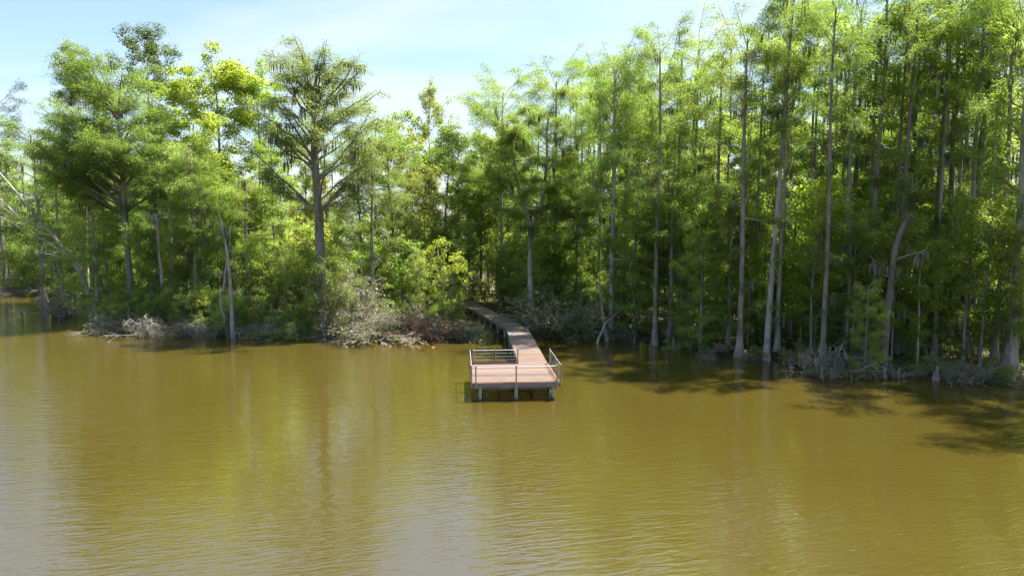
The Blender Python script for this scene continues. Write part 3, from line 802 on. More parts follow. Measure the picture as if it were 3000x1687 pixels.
_hc = {}
def hgt(parts):
    k = id(parts)
    if k not in _hc:
        m = 0
        for me in parts.values():
            co = np.empty(len(me.vertices) * 3, np.float32); me.vertices.foreach_get('co', co); m = max(m, float(np.percentile(co[2::3], 99.9)))
        _hc[k] = m
    return _hc[k]
def spot(x, Y): p = at_depth(x, 600, Y); return p.x
def stand(name, parts, x, Y, top, H0, rz, label, cat='tree', group=None, wide=1.0, tilt=(0, 0), zoff=0.0):
    X = spot(x, Y); z = float(land_z(np.array(X), np.array(Y))); z = max(z, -0.25) - .05 + zoff
    h = at_depth(x, top, Y).z - z; s = h / hgt(parts)
    return place(name, parts, (X, Y, z), rz, (s * wide, s * wide, s), label, cat, group, tilt)

# ------------------------------------------------------------------ named trees of the shore
# broad domed cypress on the left point
lA = np.array([(0, 0, -.5), (-.05, 0, 4), (-.12, 0, 9), (-.25, 0, 14), (-.35, .1, 18), (-.45, .1, 21.5)], float)
A = env_cypress(11, lA, .34, (-2.4, .6, 16.4), (8.2, 7.0, 12.2), n=84, dens=112, fill=.34, moss=.05, climb=.75, zmin=.50, top=.13, spread=.62, l2r=(1.6, 3.2), sec=1.5, limb_r=.08,
                extra=[(-5.5, 1, 13), (-6.5, 1, 14), (-3.6, 2, 11), (3.4, 1.5, 13), (2.2, .2, 5.2), (-2.2, -.2, 6.6), (-2.4, 1, 9)])
stand('cypress_tree', A, 322, 74, 124, 0, 0, 'broad domed bright green cypress with straight pale trunk on the left point')
# old mossy cypress
lB = np.array([(0, 0, -.5), (.1, 0, 5), (.05, 0, 10), (-.1, 0, 14), (-.3, .1, 17.5), (-.2, .1, 19.6)], float)
B = env_cypress(12, lB, .46, (-.2, 0, 17.2), (7.0, 6.0, 10.6), n=46, dens=118, mat='cypress_olive', bark='bark_mid', bark2='bark_mid', moss=.10, fill=.25, gaps=.10, climb=.95, zmin=.55, flare=1.0, limb_r=.10, sec=1.35, top=.17,
                l2r=(1.3, 2.7), spread=.6, extra=[(-4.5, -1, 15), (4.8, -1, 14.5), (4.2, 1, 13), (-4.0, -2, 13.2), (3.4, -2, 11.8), (-2.6, 1, 11), (5.6, 0, 16)])
stand('cypress_tree', B, 802, 66.5, 90, 0, 0, 'old open-crowned cypress draped with grey moss, thick trunk rising from the shore')
# forked cypress by the walkway
r_ = np.random.default_rng(5)
l1 = np.array([(0, 0, -.5), (.05, 0, 3), (-.1, .1, 7), (.1, 0, 10.8), (-.7, .2, 13), (-1.4, .4, 15.5), (-1.8, .3, 18), (-2.3, .2, 20.5), (-2.6, .2, 22)], float)
l2 = np.array([(.1, 0, 10.4), (.6, -.1, 12), (1.1, -.2, 13.5), (1.5, -.3, 16), (1.7, -.2, 18.5), (1.6, 0, 20.5), (1.8, 0, 22.2)], float)
F1 = cypress(13, line=l1, r0=.30, cb=.50, Rmax=4.6, limbs=24, prof=dome, dens=195, mat='cypress', bark='bark_mid', moss=.12, rise=(.0, .6), epi=16, flat_top=.5)
F2 = cypress(14, line=l2, r0=.20, cb=.12, Rmax=4.6, limbs=22, prof=dome, dens=195, mat='cypress', bark='bark_mid', moss=.10, rise=(.0, .6), epi=0, flare=0, flat_top=.5)
fe = stand('cypress_tree', F1, 1335, 67.5, 262, 23.4, 0, 'fork-trunked bright cypress beside the bend of the walkway')
for pn, me in F2.items():
    c_ = link(pn, me, fe)
    if pn in ('hanging_moss', 'branches'): c_['kind'] = 'stuff'

named = [
 # name, kind, x, depth, top row, base height, turn, wide, label
 ('cypress_tree', TALL[5], 1262, 84, 165, 34, 1.0, 1.15, 'cypress with spreading left-reaching top over the gap in the tree line'),
 ('cypress_tree', TALL[0], 1400, 81, 118, 32, 2.1, 1.1, 'tall cypress behind the fork-trunked cypress, feathery top against the sky'),
 ('cypress_tree', TALL[2], 1540, 64, 88, 31, 3.3, .95, 'pale straight cypress at the inlet beside a leaning dead stem'),
 ('cypress_tree', HIGH[1], 1572, 72, 120, 33, 4.2, 1.0, 'dark-barked cypress just behind the inlet trees'),
 ('cypress_tree', TALL[1], 1652, 60, 42, 33, 5.2, .95, 'cypress with fluted grey base at the mouth of the inlet'),
 ('cypress_tree', TALL[4], 1742, 70, 20, 31, .7, 1.0, 'dark green cypress with low branches right of the inlet'),
 ('cypress_tree', TALL[0], 1868, 54.5, -25, 32, 1.9, .9, 'cypress with flared buttressed foot at the muddy bank'),
 ('cypress_tree', HIGH[0], 1968, 60, -40, 31, 2.8, .95, 'dark slim cypress directly behind the leaning pale trunk'),
 ('cypress_tree', HIGH[0], 2082, 50.5, -60, 33, 4.0, .9, 'thin pale-stemmed cypress above the drooping dead branches'),
 ('cypress_tree', HIGH[1], 2142, 61, -90, 33, 5.0, 1.0, 'dark cypress with grey moss between two pale thin stems'),
 ('cypress_tree', HIGH[0], 2198, 56, -110, 34, .2, 1.0, 'stout twin-topped cypress rising out of the picture'),
 ('cypress_tree', HIGH[0], 2352, 56, -120, 31, 1.3, 1.0, 'wide-footed cypress behind the small sunlit clearing'),
 ('cypress_tree', HIGH[1], 2388, 59, -140, 32, 2.4, 1.0, 'straight grey cypress trunk behind the bright green low crown'),
 ('cypress_tree', TALL[2], 2562, 48.5, -190, 31, 4.9, 1.0, 'thick-based cypress at the right edge of the picture'),
 ('cypress_tree', HIGH[0], 2500, 62, -120, 33, 5.6, 1.0, 'cypress behind the dead-branched shrub near the right edge'),
 ('cypress_tree', HIGH[1], 2290, 66, -110, 33, .9, 1.0, 'dark cypress deep behind the bent mossy trunk'),
 ('cypress_tree', TALL[4], 262, 80, 330, 32, 3.0, 1.05, 'moss-hung cypress behind the domed cypress on the left point'),
 ('cypress_tree', TALL[4], 150, 83, 330, 31, 1.7, 1.15, 'cypress filling the outer left flank of the left point'),
 ('cypress_tree', LOW[0], 488, 71, 330, 13.3, 1.1, .85, 'dark pyramid-shaped cypress between domed cypress and twin dead trunks'),
 ('cypress_tree', TALL[4], 690, 76, 330, 31, 2.6, 1.1, 'dark cypress half hidden left of the old mossy cypress'),
 ('cypress_tree', TALL[0], 935, 72, 290, 32, .3, 1.15, 'slim-trunked cypress with thin moss right of the old mossy cypress'),
 ('sweetgum_tree', GUM[0], 560, 79, 112, 28.5, .5, 1.25, 'tall yellow-green sweetgum between the domed and the mossy cypress'),
 ('sweetgum_tree', GUM[0], 655, 82, 150, 28.5, 2.5, 1.1, 'yellow-green sweetgum showing behind the mossy cypress'),
 ('broadleaf_tree', DARKB, 395, 88, 55, 33.5, 1.2, 1.0, 'tallest dark-leaved tree with pale trunk behind the domed cypress'),
 ('broadleaf_tree', DARKB, 215, 92, 108, 33.5, 3.2, .75, 'dark-leaved tree top peeping over the left shoulder of the domed cypress'),
 ('broadleaf_tree', BROAD[2], 1085, 95, 198, 25.2, .4, .62, 'small isolated tree top standing up in the sky gap'),
 ('broadleaf_tree', BROAD[0], 985, 84, 262, 21.2, 1.4, 1.2, 'rounded mid-green tree right of the mossy cypress top'),
 ('broadleaf_tree', BROAD[2], 1120, 83, 300, 25.2, 2.4, 1.0, 'light green tree below the sky gap'),
 ('broadleaf_tree', BROAD[1], 1040, 78, 350, 18, 3.4, 1.1, 'dark leafy tree above the grey thicket left of the walkway'),
 ('broadleaf_tree', BROAD[0], 1180, 86, 400, 21.2, 5.4, 1.0, 'leafy tree over the landward end of the walkway'),
 ('cypress_tree', LOW[1], 2285, 54, 395, 12.3, 2.2, 1.0, 'bright green low-crowned cypress in front of the right-hand trunks'),
 ('cypress_tree', LOW[0], 2190, 47.6, 700, 13.3, .6, .85, 'dark drooping cypress leaning over the water with lichen-grey twigs'),
 ('cypress_tree', LOW[0], 1770, 57, 560, 13.3, 4.6, .95, 'dark green low cypress between the inlet and the pale trunks'),
 ('cypress_tree', LOW[1], 2440, 50.5, 560, 12.3, 5.0, .9, 'flat-layered light cypress sapling over the right bank'),
 ('cypress_tree', LOW[2], 812, 63.6, 610, 5.9, 1.0, 1.15, 'small bright green cypress sapling at the foot of the mossy cypress'),
 ('cypress_tree', LOW[1], 1452, 71, 470, 12.3, 3.0, .95, 'light green cypress right of the walkway shrub'),
 ('cypress_tree', LOW[0], 1690, 61, 430, 13.3, 2.6, 1.15, 'dark feathery low cypress just right of the fluted cypress'),
 ('cypress_tree', LOW[1], 1840, 57, 470, 13.3, 3.6, 1.1, 'feathery green low cypress left of the flared cypress trunk'),
 ('cypress_tree', LOW[0], 1925, 59, 600, 13.3, .9, 1.0, 'dark low foliage behind the foot of the leaning pale cypress'),
 ('cypress_tree', LOW[0], 2060, 55, 640, 13.3, 1.9, 1.0, 'dark low cypress left of the thin pale stem'),
 ('cypress_tree', LOW[1], 2140, 52, 520, 13.3, 5.9, 1.0, 'green low cypress right of the thin pale stem'),
 ('cypress_tree', LOW[0], 1600, 64, 470, 13.3, 4.9, 1.1, 'dark green low cypress beside the fluted cypress, left of it'),
 ('cypress_tree', LOW[1], 1395, 72, 330, 13.3, .9, 1.0, 'light cypress filling the space under the forked crown'),
 ('cypress_tree', LOW[1], 620, 72, 420, 13.3, 4.9, 1.15, 'feathery green cypress right of the twin dead trunks'),
 ('cypress_tree', LOW[0], 235, 73, 480, 13.3, 2.9, 1.1, 'dark low cypress left of the domed cypress trunk'),
 ('cypress_tree', LOW[1], 100, 88, 300, 13.3, 1.9, 1.2, 'light green cypress above the leaning bare tree'),
 ('cypress_tree', LOW[1], 430, 74, 360, 13.3, 3.9, 1.1, 'green cypress right of the domed cypress trunk'),
 ('broadleaf_tree', BROAD[2], 1155, 93, 315, 1, 4.1, 1.15, 'light green tree just left of the spreading cypress, under the sky gap'),
 ('broadleaf_tree', BROAD[0], 1025, 92, 290, 1, 5.1, 1.2, 'mid-green tree filling the tree line left of the sky gap'),
 ('sweetgum_tree', GUM[0], 500, 84, 170, 1, 4.0, 1.2, 'yellow-green sweetgum touching the right flank of the domed cypress'),
 ('broadleaf_tree', BROAD[0], 905, 90, 330, 1, 2.0, 1.1, 'mid-green tree right behind the lower boughs of the mossy cypress'),
 ('sweetgum_tree', GUM[1], 385, 72, 575, 14.8, 1.0, .55, 'small yellow-green tree clinging to a broken grey snag'),
]
for nm, kind, x, Y, top, H0, rz, wide, lab in named:
    stand(nm, kind, x, Y, top, H0, rz, lab, wide=wide)
# the pale trunk that leans right
lean_t = cypress(15, 33, .28, .56, 4.6, 22, mat='cypress', bark='bark_pale', moss=.10, lean=(1.4, .3), epi=3, dens=145, spread=.5, prof=flat, rise=(.2, .9), flare=.9)
stand('cypress_tree', lean_t, 1937, 53.3, -70, 34, 0, 'long pale leaning cypress trunk, brightest stem of the right bank')
# the dark trunk leaning right near the edge
lean_d = cypress(16, 32, .32, .60, 4.8, 20, mat='cypress_olive', bark='bark_dark', bark2='bark_dark', moss=.2, lean=(2.0, .5), epi=4, dens=145, spread=.5, prof=flat, rise=(.2, .9))
stand('cypress_tree', lean_d, 2432, 58, -150, 33, 0, 'dark cypress leaning right above the flat-layered sapling')

# off the right edge the bank comes forward; its trees throw the shadow on the near water
for i, (X, Y, h) in enumerate([(36.5, 41.5, 32), (40.5, 38, 33), (44, 35, 32)]):
    place('cypress_tree', HIGH[i % 2], (X, Y, .1), i * 1.3, h / 32, 'tall cypress on the bank past the right edge', 'tree', 'cypresses past the right edge')

# ------------------------------------------------------------------ the wood behind
def clear(X, Y):
    """keep the walkway corridor open, and the ground on its left low"""
    c_ = (X / Y * FPX + 1500) / K
    if (306 < c_ < 342 and Y < 74) or (782 < c_ < 826 and Y < 67): return False
    if 60 < Y < 86 and X / Y > -.078:
        wx = W1.x + (W2.x - W1.x) * max(0, Y - W1.y) / (W2.y - W1.y)
        if X < wx + 4.5: return False
    if Y < W1.y: return abs(X - (W0.x + (W1.x - W0.x) * (Y - W0.y) / (W1.y - W0.y))) > 1.7
    if Y < W2.y + 1: return abs(X - (W1.x + (W2.x - W1.x) * (Y - W1.y) / (W2.y - W1.y))) > 2.0
    return True
def col_of(X, Y): return (X / Y * FPX + 1500) / K
taken = []
def free(X, Y, d):
    return all((X - a) ** 2 + (Y - b) ** 2 > d * d for a, b in taken)
pf = random.Random(21)
def scatter(n, xr, dr, kinds, hr, name, label, group, dmin=2.0, cat='tree', cond=None, wide=(.9, 1.15)):
    c = t = 0
    while c < n and t < n * 60:
        t += 1
        X = pf.uniform(*xr); sy = float(shore_y(X)); Y = sy + pf.uniform(*dr)
        if abs(X) > Y * .76 + 3 or not clear(X, Y) or not free(X, Y, dmin): continue
        col = col_of(X, Y)
        if cond and not cond(col, X, Y): continue
        taken.append((X, Y))
        k, H0 = pf.choice(kinds); h = pf.uniform(*hr)
        cap = None
        z = float(land_z(np.array(X), np.array(Y))) - .05
        top = skyline(col); lim = at_depth(col, top, Y).z - z
        h = min(h, lim * pf.uniform(.86, .98))
        if h < 2.0: continue
        s = h / hgt(k); w = s * pf.uniform(*wide)
        place(name, k, (X, Y, z), pf.uniform(0, 6.28), (w, w, s), label.replace('{Z}', zone(col)), cat, group + zone(col)); c += 1
ZONES = [(-999, ', near the left edge'), (150, ', near the leaning bare tree'), (280, ', by the domed cypress'), (450, ', by the twin dead trunks'), (700, ', by the old mossy cypress'),
         (900, ', by the big grey thicket'), (1080, ', left of the walkway'), (1280, ', by the forked cypress'), (1460, ', behind the inlet'), (1620, ', behind the fluted cypress'), (1760, ', left of the leaning pale cypress'),
         (1960, ', right of the leaning pale cypress'), (2110, ', by the bent broken trunk'), (2290, ', by the sunlit clearing'), (2440, ', near the right edge')]
def zone(c): return [z for a, z in ZONES if c >= a][-1]
SK = np.array([(-400, 230), (0, 290), (80, 260), (150, 215), (300, 190), (480, 250), (500, 340), (545, 340), (560, 220), (640, 220), (800, 330), (818, 500), (884, 500), (900, 340), (960, 300), (1060, 320), (1150, 330), (1190, 300), (1260, 235), (1380, 170), (1560, 120), (1680, 70), (1880, 20), (2100, -40), (2600, -120), (3200, -200)], float)
def skyline(c): return float(np.interp(c, SK[:, 0], SK[:, 1]))
tk = [(k, h) for k, h in zip(TALL, (32, 33, 31, 33, 31, 34))]
scatter(15, (8, 62), (4, 13), [(THIN[0], 0), (THIN[1], 0)], (24, 32), 'cypress_tree', 'slender cypress stem close behind the front trunks{Z}', 'slender cypresses behind the front trunks', 1.6)
scatter(44, (8, 62), (12, 46), [(BARE[0], 0), (BARE[1], 0)], (24, 32), 'cypress_tree', 'slender cypress stem far back in the wood{Z}', 'slender cypresses far back in the wood', 1.6)
scatter(52, (9, 60), (7, 34), [(GUM[1], 0), (UNDER[2], 0), (BROAD[0], 0)], (6, 16), 'sweetgum_tree', 'sunlit yellow-green young tree in the wood{Z}', 'young sweetgums behind the right bank', 1.5)
scatter(22, (10, 46), (3, 10), [(GUM[1], 0), (BROAD[0], 0)], (7, 14), 'sweetgum_tree', 'light green young tree just behind the front trunks{Z}', 'young sweetgums behind the front trunks', 1.5)
scatter(22, (10, 68), (24, 50), [(GUM[0], 0), (BROAD[2], 0)], (23, 29), 'broadleaf_tree', 'tall sunlit broadleaf tree far back among the trunks{Z}', 'tall broadleaf trees far back among the trunks', 2.6, wide=(1.15, 1.45))
scatter(30, (8, 64), (22, 50), [(GUM[0], 0), (BROAD[2], 0), (BROAD[0], 0), (GUM[0], 0)], (15, 22), 'sweetgum_tree', 'sunlit leafy tree far back among the trunks{Z}', 'sunlit trees far back among the trunks', 2.4, wide=(1.1, 1.4))
scatter(40, (9, 60), (2, 34), [(UNDER[0], 0), (UNDER[1], 0), (UNDER[3], 0)], (2.2, 6.0), 'leafy_shrub', 'leafy undergrowth shrub in the wood{Z}', 'undergrowth shrubs of the right bank', 1.2, 'shrub')
scatter(34, (-85, 62), (34, 52), [(BROAD[0], 0), (BROAD[1], 0), (GUM[1], 0)], (8, 14), 'broadleaf_tree', 'leafy tree at the back of the wood{Z}', 'back row of the wood', 2.4, wide=(1.2, 1.6))
scatter(26, (-95, -46), (10, 34), [(UNDER[0], 0), (UNDER[1], 0), (BROAD[1], 0)], (6, 13), 'understory_tree', 'leafy tree filling the far shore{Z}', 'filling trees of the far left shore', 1.8)
scatter(24, (-72, -3), (8, 34), [(BROAD[0], 0), (BROAD[1], 0), (BROAD[2], 0), (GUM[0], 0)], (14, 24), 'broadleaf_tree', 'broadleaf tree in the green mass behind the left shore{Z}', 'broadleaf trees behind the left shore', 3.0)
scatter(8, (-72, -20), (4, 22), tk[:5], (16, 25), 'cypress_tree', 'cypress in the green mass of the left point{Z}', 'cypresses massed on the left point', 3.0)
scatter(20, (-92, -46), (3, 26), [(BROAD[0], 0), (BROAD[1], 0), (TALL[2], 0), (TALL[4], 0)], (14, 24), 'broadleaf_tree', 'tree of the far shore{Z}', 'trees of the far left shore', 2.5)
scatter(34, (-92, -44), (1.0, 14), [(UNDER[0], 0), (UNDER[1], 0), (BROAD[1], 0)], (3.5, 9), 'understory_tree', 'dark shrubby growth at the far waterline{Z}', 'waterline growth of the far left shore', 1.8)
scatter(48, (-50, 8), (3, 26), [(UNDER[0], 0), (UNDER[1], 0), (BROAD[1], 0), (UNDER[0], 0)], (6, 13), 'understory_tree', 'leafy understory tree behind the left shore thickets{Z}', 'understory trees behind the left shore', 1.7)
scatter(56, (-46, 8), (.4, 6), [(UNDER[0], 0), (UNDER[3], 0), (UNDER[1], 0)], (1.8, 4.5), 'leafy_shrub', 'low leafy shrub at the foot of the left shore trees{Z}', 'low shrubs along the left shore', 1.1, 'shrub')
scatter(9, (-4, 12), (12, 40), [(BROAD[0], 0), (BROAD[2], 0), (TALL[4], 0)], (16, 26), 'broadleaf_tree', 'tree behind the landward end of the walkway{Z}', 'trees behind the walkway', 2.4)
scatter(16, (-8, 12), (4, 24), [(UNDER[0], 0), (UNDER[1], 0), (UNDER[2], 0)], (4, 9), 'understory_tree', 'understory tree beside the walkway{Z}', 'understory trees beside the walkway', 1.5)

# pine at the far left edge
PINE = cypress(401, 24, .24, .5, 4.0, 22, mat='pine', bark='bark_mid', moss=.0, dens=90, gaps=.35, rise=(.2, .8), epi=0, flare=.3, leaf=(.25, .06), spread=.4)
stand('pine_tree', PINE, 6, 108, 188, 24, .5, 'grey-green pine top against the sky at the left edge')

# ------------------------------------------------------------------ dead wood
def dead_tree(lines, mat, twigs=0, seed=1, moss=0, tw_len=1.2):
    """lines: [(points, radius at foot, radius at tip)]; the first is the trunk, the others its limbs"""
    r = np.random.default_rng(seed); parts = []
    tgm, bgm, mgm = Geo(), Geo(), Geo()
    for i, (pts, ra, rb) in enumerate(lines):
        pts = np.asarray(pts, float); n = 14; s_ = np.linspace(0, 1, len(pts)); t = np.linspace(0, 1, n)
        P = np.stack([np.interp(t, s_, pts[:, k]) for k in range(3)], 1) + r.normal(0, .035, (n, 3)) * (t[:, None] > 0)
        rad = np.linspace(ra, rb, n) * (1 + r.normal(0, .05, n))
        if i == 0: rad *= 1 + .8 * np.exp(-t * 9)
        tube(tgm if i == 0 else bgm, P, rad, 9 if i == 0 else 6)
        for q in range(twigs):
            p, d, _ = sample_along(P, 1, .3, 1, r)
            c = curve(p[0], norm(d[0] * .4 + r.normal(0, .7, 3)), tw_len * r.uniform(.4, 1.3), 6, (0, 0, -.1), .22, r)
            tube(bgm, c, np.linspace(.03, .008, 6), 4, cap=False)
            for _ in range(3):
                p2, d2, _2 = sample_along(c, 1, .3, 1, r)
                tube(bgm, curve(p2[0], norm(d2[0] + r.normal(0, .7, 3)), tw_len * .4, 4, (0, 0, -.1), .2, r), np.linspace(.014, .006, 4), 3, cap=False)
            if r.uniform() < moss: moss_strands(mgm, c[2:4], r, lens=(.3, .9))
    parts = {'trunk': tgm.mesh('trunk', M[mat], True)}
    if bgm.n: parts['branches'] = bgm.mesh('branches', M[mat], True)
    if mgm.n: parts['hanging_moss'] = mgm.mesh('hanging_moss', M['moss'])
    return parts
def px_line(base, pts, Ys):
    return [tuple(at_depth(x, y, Y) - Vector(base)) for (x, y), Y in zip(pts, Ys)]
def dead_at(name, bx, Y, lines, mat, label, cat='dead tree', **kw):
    X = spot(bx, Y); z = max(float(land_z(np.array(X), np.array(Y))), -.2)
    base = (X, Y, z)
    L = [(px_line(base, p, ys if isinstance(ys, (list, tuple)) else [ys] * len(p)), a, b) for p, ys, a, b in lines]
    L[0][0][0] = (L[0][0][0][0], L[0][0][0][1], -.4)
    return place(name, dead_tree(L, mat, **kw), base, 0, 1.0, label, cat)
dead_at('dead_snag', 588, 63.4, [([(588, 850), (582, 770), (578, 690), (568, 610), (556, 560), (549, 532)], 63.4, .17, .05)], 'dead_wood',
        'straighter pale dead trunk of the pair at the left shore, crooked top', twigs=8, seed=2, moss=.4)
dead_at('dead_snag', 574, 63.9, [([(578, 848), (562, 800), (556, 760), (566, 690), (576, 630), (584, 560)], 63.9, .14, .04)], 'dead_wood',
        'bowed dead trunk crossing the straighter dead trunk at the left shore', twigs=9, seed=3, moss=.4)
dead_at('dead_snag', 412, 71, [([(412, 800), (408, 720), (402, 640), (396, 570), (392, 540)], 71, .17, .12),
        ([(396, 580), (385, 550), (368, 532)], [71, 70.8, 70.5], .12, .05), ([(394, 565), (404, 548), (412, 540)], 71, .10, .05)], 'dead_wood',
        'broken-topped grey snag with two stubs behind the domed cypress trunk', twigs=4, seed=4, moss=.3)
dead_at('dead_snag', 250, 78, [([(250, 770), (205, 690), (150, 610), (80, 530), (30, 470), (-30, 400)], [78, 79, 80, 81, 81, 82], .24, .07),
        ([(120, 575), (60, 560), (0, 500)], [80.5, 80, 80], .12, .04), ([(190, 670), (130, 640), (100, 635)], [79.5, 79, 78.5], .14, .04),
        ([(215, 705), (190, 650), (180, 610)], [79, 79.3, 79.6], .16, .05), ([(170, 640), (100, 600), (0, 545)], [80, 79.5, 79], .13, .03)], 'dead_wood',
        'long bare tree leaning far left over the water at the left point', twigs=10, seed=5, moss=.3, tw_len=2.4)
dead_at('dead_snag', 2222, 48.2, [([(2218, 965), (2226, 850), (2238, 740), (2250, 640), (2262, 590), (2284, 548)], 48.2, .24, .15),
        ([(2248, 655), (2290, 640), (2330, 632)], [48.2, 47.8, 47.5], .10, .04), ([(2244, 700), (2215, 690), (2190, 640)], [48.2, 48, 47.7], .09, .03)], 'bark_dark',
        'thick bent trunk with broken top, hung with moss, above the right water edge', twigs=5, seed=6, moss=.9)
dead_at('dead_snag', 1528, 61.8, [([(1530, 868), (1518, 800), (1512, 740), (1508, 690)], 61.8, .15, .06)], 'bark_pale',
        'thin crooked dead stem at the inlet', twigs=3, seed=7, moss=.6)
dead_at('dead_snag', 1502, 61.4, [([(1497, 868), (1520, 815), (1545, 795), (1572, 770)], [60.8, 61.2, 61.6, 62], .10, .03)], 'dead_wood',
        'pale fallen branch propped slanting across the inlet stems', 'branch', twigs=3, seed=8, moss=.8)
dead_at('dead_snag', 2110, 48, [([(2150, 850), (2120, 870), (2100, 905), (2108, 955)], [48.5, 48, 47.5, 47.2], .07, .015),
        ([(2125, 862), (2090, 890), (2075, 925)], [48.2, 47.6, 47.3], .05, .012), ([(2110, 880), (2112, 920), (2096, 960)], [47.8, 47.4, 47.1], .05, .012)], 'dead_wood',
        'pale lichen-grey dead branches drooping to the water below the thin pale stem', 'branch', twigs=12, seed=9, moss=.5)
dead_at('fallen_log', 2062, 66, [([(2075, 797), (2040, 800), (2000, 802), (1960, 808)], [66, 66.3, 66.6, 67], .24, .17)], 'bark_mid',
        'brown fallen trunk lying across the wood behind the leaning pale cypress', 'log', seed=10)
dead_at('fallen_log', 1640, 72, [([(1700, 795), (1650, 800), (1590, 806)], [72, 72.3, 72.6], .2, .14)], 'bark_mid',
        'fallen trunk in the dim wood behind the inlet', 'log', seed=11)
dead_at('driftwood', 822, 62.2, [([(824, 858), (816, 840), (811, 826)], [62.2, 62.6, 63], .17, .10)], 'dead_wood',
        'short pale log standing slanted in the water below the mossy cypress', 'log', seed=12)
dead_at('driftwood', 1990, 50.6, [([(1975, 938), (1990, 918), (2006, 912)], [50.2, 50.6, 50.8], .12, .04), ([(1988, 922), (1985, 906), (1992, 898)], 50.5, .06, .02),
        ([(1992, 918), (2004, 930), (2008, 938)], [50.6, 50.2, 50], .06, .02)], 'dead_wood', 'pale root clump of driftwood at the foot of the leaning cypress', 'driftwood', twigs=9, seed=13, tw_len=.6)

g = Geo(); p_ = ground(908, 865); q_ = ground(932, 862); d_ = q_ - p_
tube(g, [(0, 0, .01), tuple(d_ * .35 + Vector((0, 0, .05))), tuple(d_ * .7 + Vector((0, .05, .03))), tuple(d_ + Vector((0, 0, .0)))], [.03, .06, .05, .02], 7)
tube(g, [tuple(d_ * .6 + Vector((0, 0, .04))), tuple(d_ * .72 + Vector((.05, -.1, .16)))], [.025, .012], 5)
fl = link('driftwood', g.mesh('driftwood', M['bark_dark'], True)); fl.location = p_
tag(fl, 'small dark stick floating on the water off the grey thicket', 'driftwood')

# ------------------------------------------------------------------ thickets at the water's edge
thick = [
 ('twig_shrub', 0, 965, 63.3, 758, 2.4, .5, 'big grey arching thicket left of the walkway, half bare'),
 ('twig_shrub', 1, 900, 62.8, 775, 1.9, 1.9, 'pale grey twig heap hanging into the water left of the big thicket'),
 ('twig_shrub', 4, 1062, 63.4, 762, 1.6, 1.0, 'rusty red-leaved shrub at the end of the grey thicket'),
 ('twig_shrub', 3, 1140, 62.8, 806, 1.7, 2.5, 'bare grey fallen twigs between red shrub and walkway'),
 ('twig_shrub', 2, 1190, 64.0, 800, 1.4, 3.5, 'green-tipped low shrub beside the walkway piles'),
 ('twig_shrub', 0, 1388, 65.2, 695, 1.4, 4.1, 'olive twiggy shrub on the right side of the walkway bend'),
 ('twig_shrub', 2, 1440, 65.5, 770, 1.5, 5.1, 'small leafy thicket at the inlet end of the olive shrub'),
 ('twig_shrub', 1, 300, 67.8, 765, 1.8, .2, 'brownish thicket at the tip of the left point'),
 ('twig_shrub', 3, 392, 66.0, 783, 2.0, 1.2, 'pale bare thicket trailing in the water below the broken snag'),
 ('twig_shrub', 1, 450, 65.4, 788, 1.5, 2.9, 'grey thicket between broken snag and twin dead trunks'),
 ('twig_shrub', 3, 535, 64.4, 800, 1.4, 4.4, 'bare twigs at the foot of the twin dead trunks'),
 ('twig_shrub', 1, 650, 63.9, 812, 1.5, 5.0, 'low grey twigs right of the twin dead trunks'),
 ('twig_shrub', 2, 720, 64.4, 775, 1.8, .9, 'dark leafy thicket left of the mossy cypress foot'),
 ('twig_shrub', 1, 882, 65.2, 640, .8, 2.2, 'tall grey moss-hung tangle right of the mossy cypress trunk'),
 ('twig_shrub', 3, 2105, 47.9, 868, 1.5, .4, 'lichen-grey twig clump under the thin pale stem'),
 ('twig_shrub', 1, 2492, 46.2, 895, 1.6, 1.4, 'grey dead-branched shrub hanging into the water near the right edge'),
 ('twig_shrub', 3, 2440, 46.4, 925, 1.3, 3.0, 'small bare twig clump left of the dead-branched shrub'),
 ('twig_shrub', 2, 2330, 47.6, 905, 1.4, 2.0, 'low green thicket at the sunlit clearing'),
 ('twig_shrub', 1, 1785, 53.3, 872, 1.2, 4.0, 'brown twig clump on the mud left of the flared cypress'),
 ('twig_shrub', 2, 2020, 51.5, 850, 1.3, 5.5, 'low leafy growth right of the leaning cypress foot'),
 ('twig_shrub', 2, 1700, 57.6, 845, 1.3, .7, 'low leafy growth right of the fluted cypress'),
 ('twig_shrub', 3, 185, 79, 722, 1.6, .7, 'bare grey twigs in the water behind the left point'),
]
for nm, k, x, Y, top, wide, rz, lab in thick:
    stand(nm, SHRUB[k], x, Y, top, 1, rz, lab, 'shrub', None, wide * .85)
for k, (x_, y_, h_, lab) in enumerate([(-7.6, 86.5, 4.2, 'leafy shrub closing the landward end of the walkway, left of its last boards'), (-5.2, 88, 4.8, 'leafy shrub closing the landward end of the walkway, straight behind its last boards'),
        (-3.2, 86.5, 3.4, 'leafy shrub closing the landward end of the walkway, right of its last boards'), (-9.5, 84, 5.0, 'tall leafy shrub left of the landward end of the walkway')]):
    kk = UNDER[(1, 0, 1, 0)[k]]; s_ = h_ / hgt(kk); place('leafy_shrub', kk, (x_, y_, .4), k * 1.7, (s_ * 1.2, s_ * 1.2, s_), lab, 'shrub')
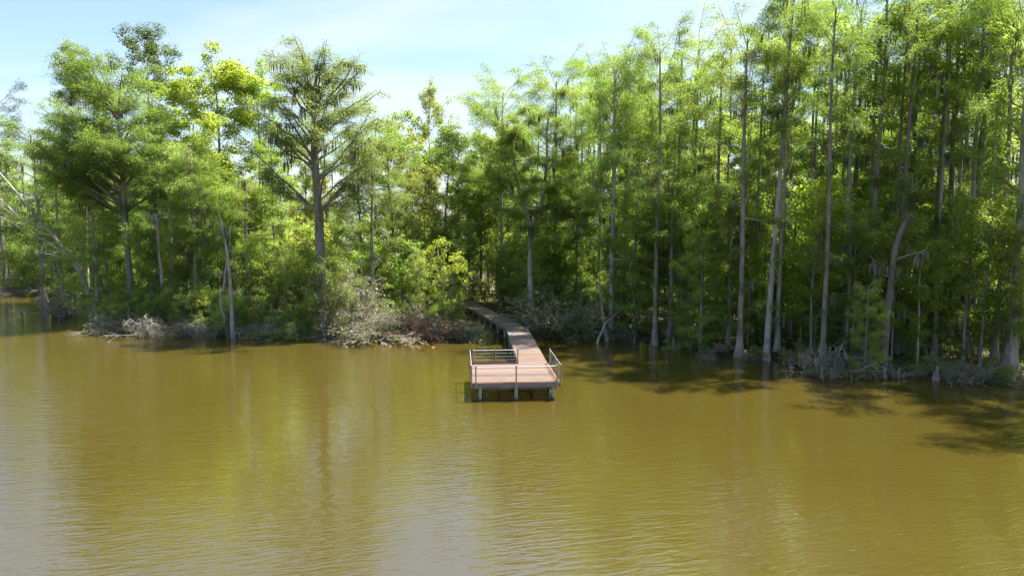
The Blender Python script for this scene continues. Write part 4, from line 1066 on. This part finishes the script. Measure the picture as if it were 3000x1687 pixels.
# small growth all along the bank
def bank(n, xr, dr, kinds, hr, name, label, group):
    c = 0
    while c < n:
        X = pf.uniform(*xr); Y = float(shore_y(X)) + pf.uniform(*dr)
        if abs(X) > Y * .76 + 2 or not clear(X, Y): continue
        k = pf.choice(kinds); h = pf.uniform(*hr); s = h / hgt(k)
        z = float(land_z(np.array(X), np.array(Y)))
        place(name, k, (X, Y, max(z, -.1) - .05), pf.uniform(0, 6.28), (s * 1.3, s * 1.3, s), label, 'shrub', group); c += 1
bank(26, (-41, 4), (-.3, 1.0), [SHRUB[1], SHRUB[2], SHRUB[3], UNDER[3]], (.8, 1.9), 'bank_shrub', 'small twiggy growth fringing the waterline of the left shore', 'waterline twigs of the left shore')
bank(30, (9, 34), (-.3, 2.2), [SHRUB[1], SHRUB[2], SHRUB[3], UNDER[3]], (.6, 1.6), 'bank_shrub', 'small twiggy growth fringing the muddy right bank', 'waterline twigs of the right bank')

# cypress knees
def knee(seed):
    r = np.random.default_rng(seed); g = Geo(); zz = np.array([-.3, 0, .25, .5, .75, .95, 1.0])
    k = 1 + .14 * r.normal(0, 1, (7, 9))
    P = np.stack([r.normal(0, .02, 7), r.normal(0, .02, 7), zz], 1)
    tube(g, P, np.array([.30, .24, .17, .13, .10, .06, .02]), 9, flute=lambda a: k)
    return g.mesh('cypress_knee', M['bark_pale'], True)
KN = [knee(i) for i in range(4)]
for i in range(46):
    X = pf.choice([pf.uniform(9, 33), pf.uniform(11, 30), pf.uniform(-24, -2)]); Y = float(shore_y(X)) + pf.uniform(-.9, .9); h = pf.uniform(.35, .95)
    if not clear(X, Y): continue
    o = link('cypress_knee', KN[i % 4]); z = max(float(land_z(np.array(X), np.array(Y))), -.15)
    o.location = (X, Y, z); o.rotation_euler = (0, 0, pf.uniform(0, 6)); w = h * pf.uniform(.6, 1.1); o.scale = (w, w, h)
    if X > 5: tag(o, 'knobbly grey cypress knee on the muddy right bank', 'cypress knee', 'cypress knees of the right bank')
    else: tag(o, 'knobbly grey cypress knee at the left shore waterline', 'cypress knee', 'cypress knees of the left shore')

# ------------------------------------------------------------------ ground cover and the wood far beyond
r = np.random.default_rng(77); g = Geo()
X = r.uniform(-70, 46, 9000); Y = shore_y(X) + r.uniform(0, 1, 9000) ** 1.4 * 26 + .3
ok = (np.abs(X) < Y * .76 + 2); X, Y = X[ok], Y[ok]
ok = np.array([clear(a, b) for a, b in zip(X, Y)]); X, Y = X[ok], Y[ok]
leaves(g, np.stack([X, Y, land_z(X, Y) + r.uniform(.05, .3, len(X))], 1), 7, .32, .17, r, flat=.5)
struct(link('ground_cover', g.mesh('ground_cover', M['broad'])), 'stuff')
g = Geo(); n = 1500
X = r.uniform(-330, 330, n); Y = r.uniform(0, 1, n) ** 1.5 * 210 + 122 + np.clip(-X - 60, 0, 60) * .2
H = np.where(Y < 150, 9.0, 15.0) + 3 * np.sin(X * .05) + r.normal(0, 1.6, n)
C = np.concatenate([np.stack([X + r.normal(0, 2, n), Y, H * f], 1) for f in (.1, .38, .66, .95)])
leaves(g, C, 16, 3.4, 1.1, r, flat=.8)
struct(link('far_woodland', g.mesh('far_woodland', M['broad_dark'])), 'stuff')
print('TRIS' , sum(sum(len(p.vertices) - 2 for p in me.polygons) if len(me.polygons) < 3000 else (len(me.loops) - 2 * len(me.polygons)) for me in bpy.data.meshes))
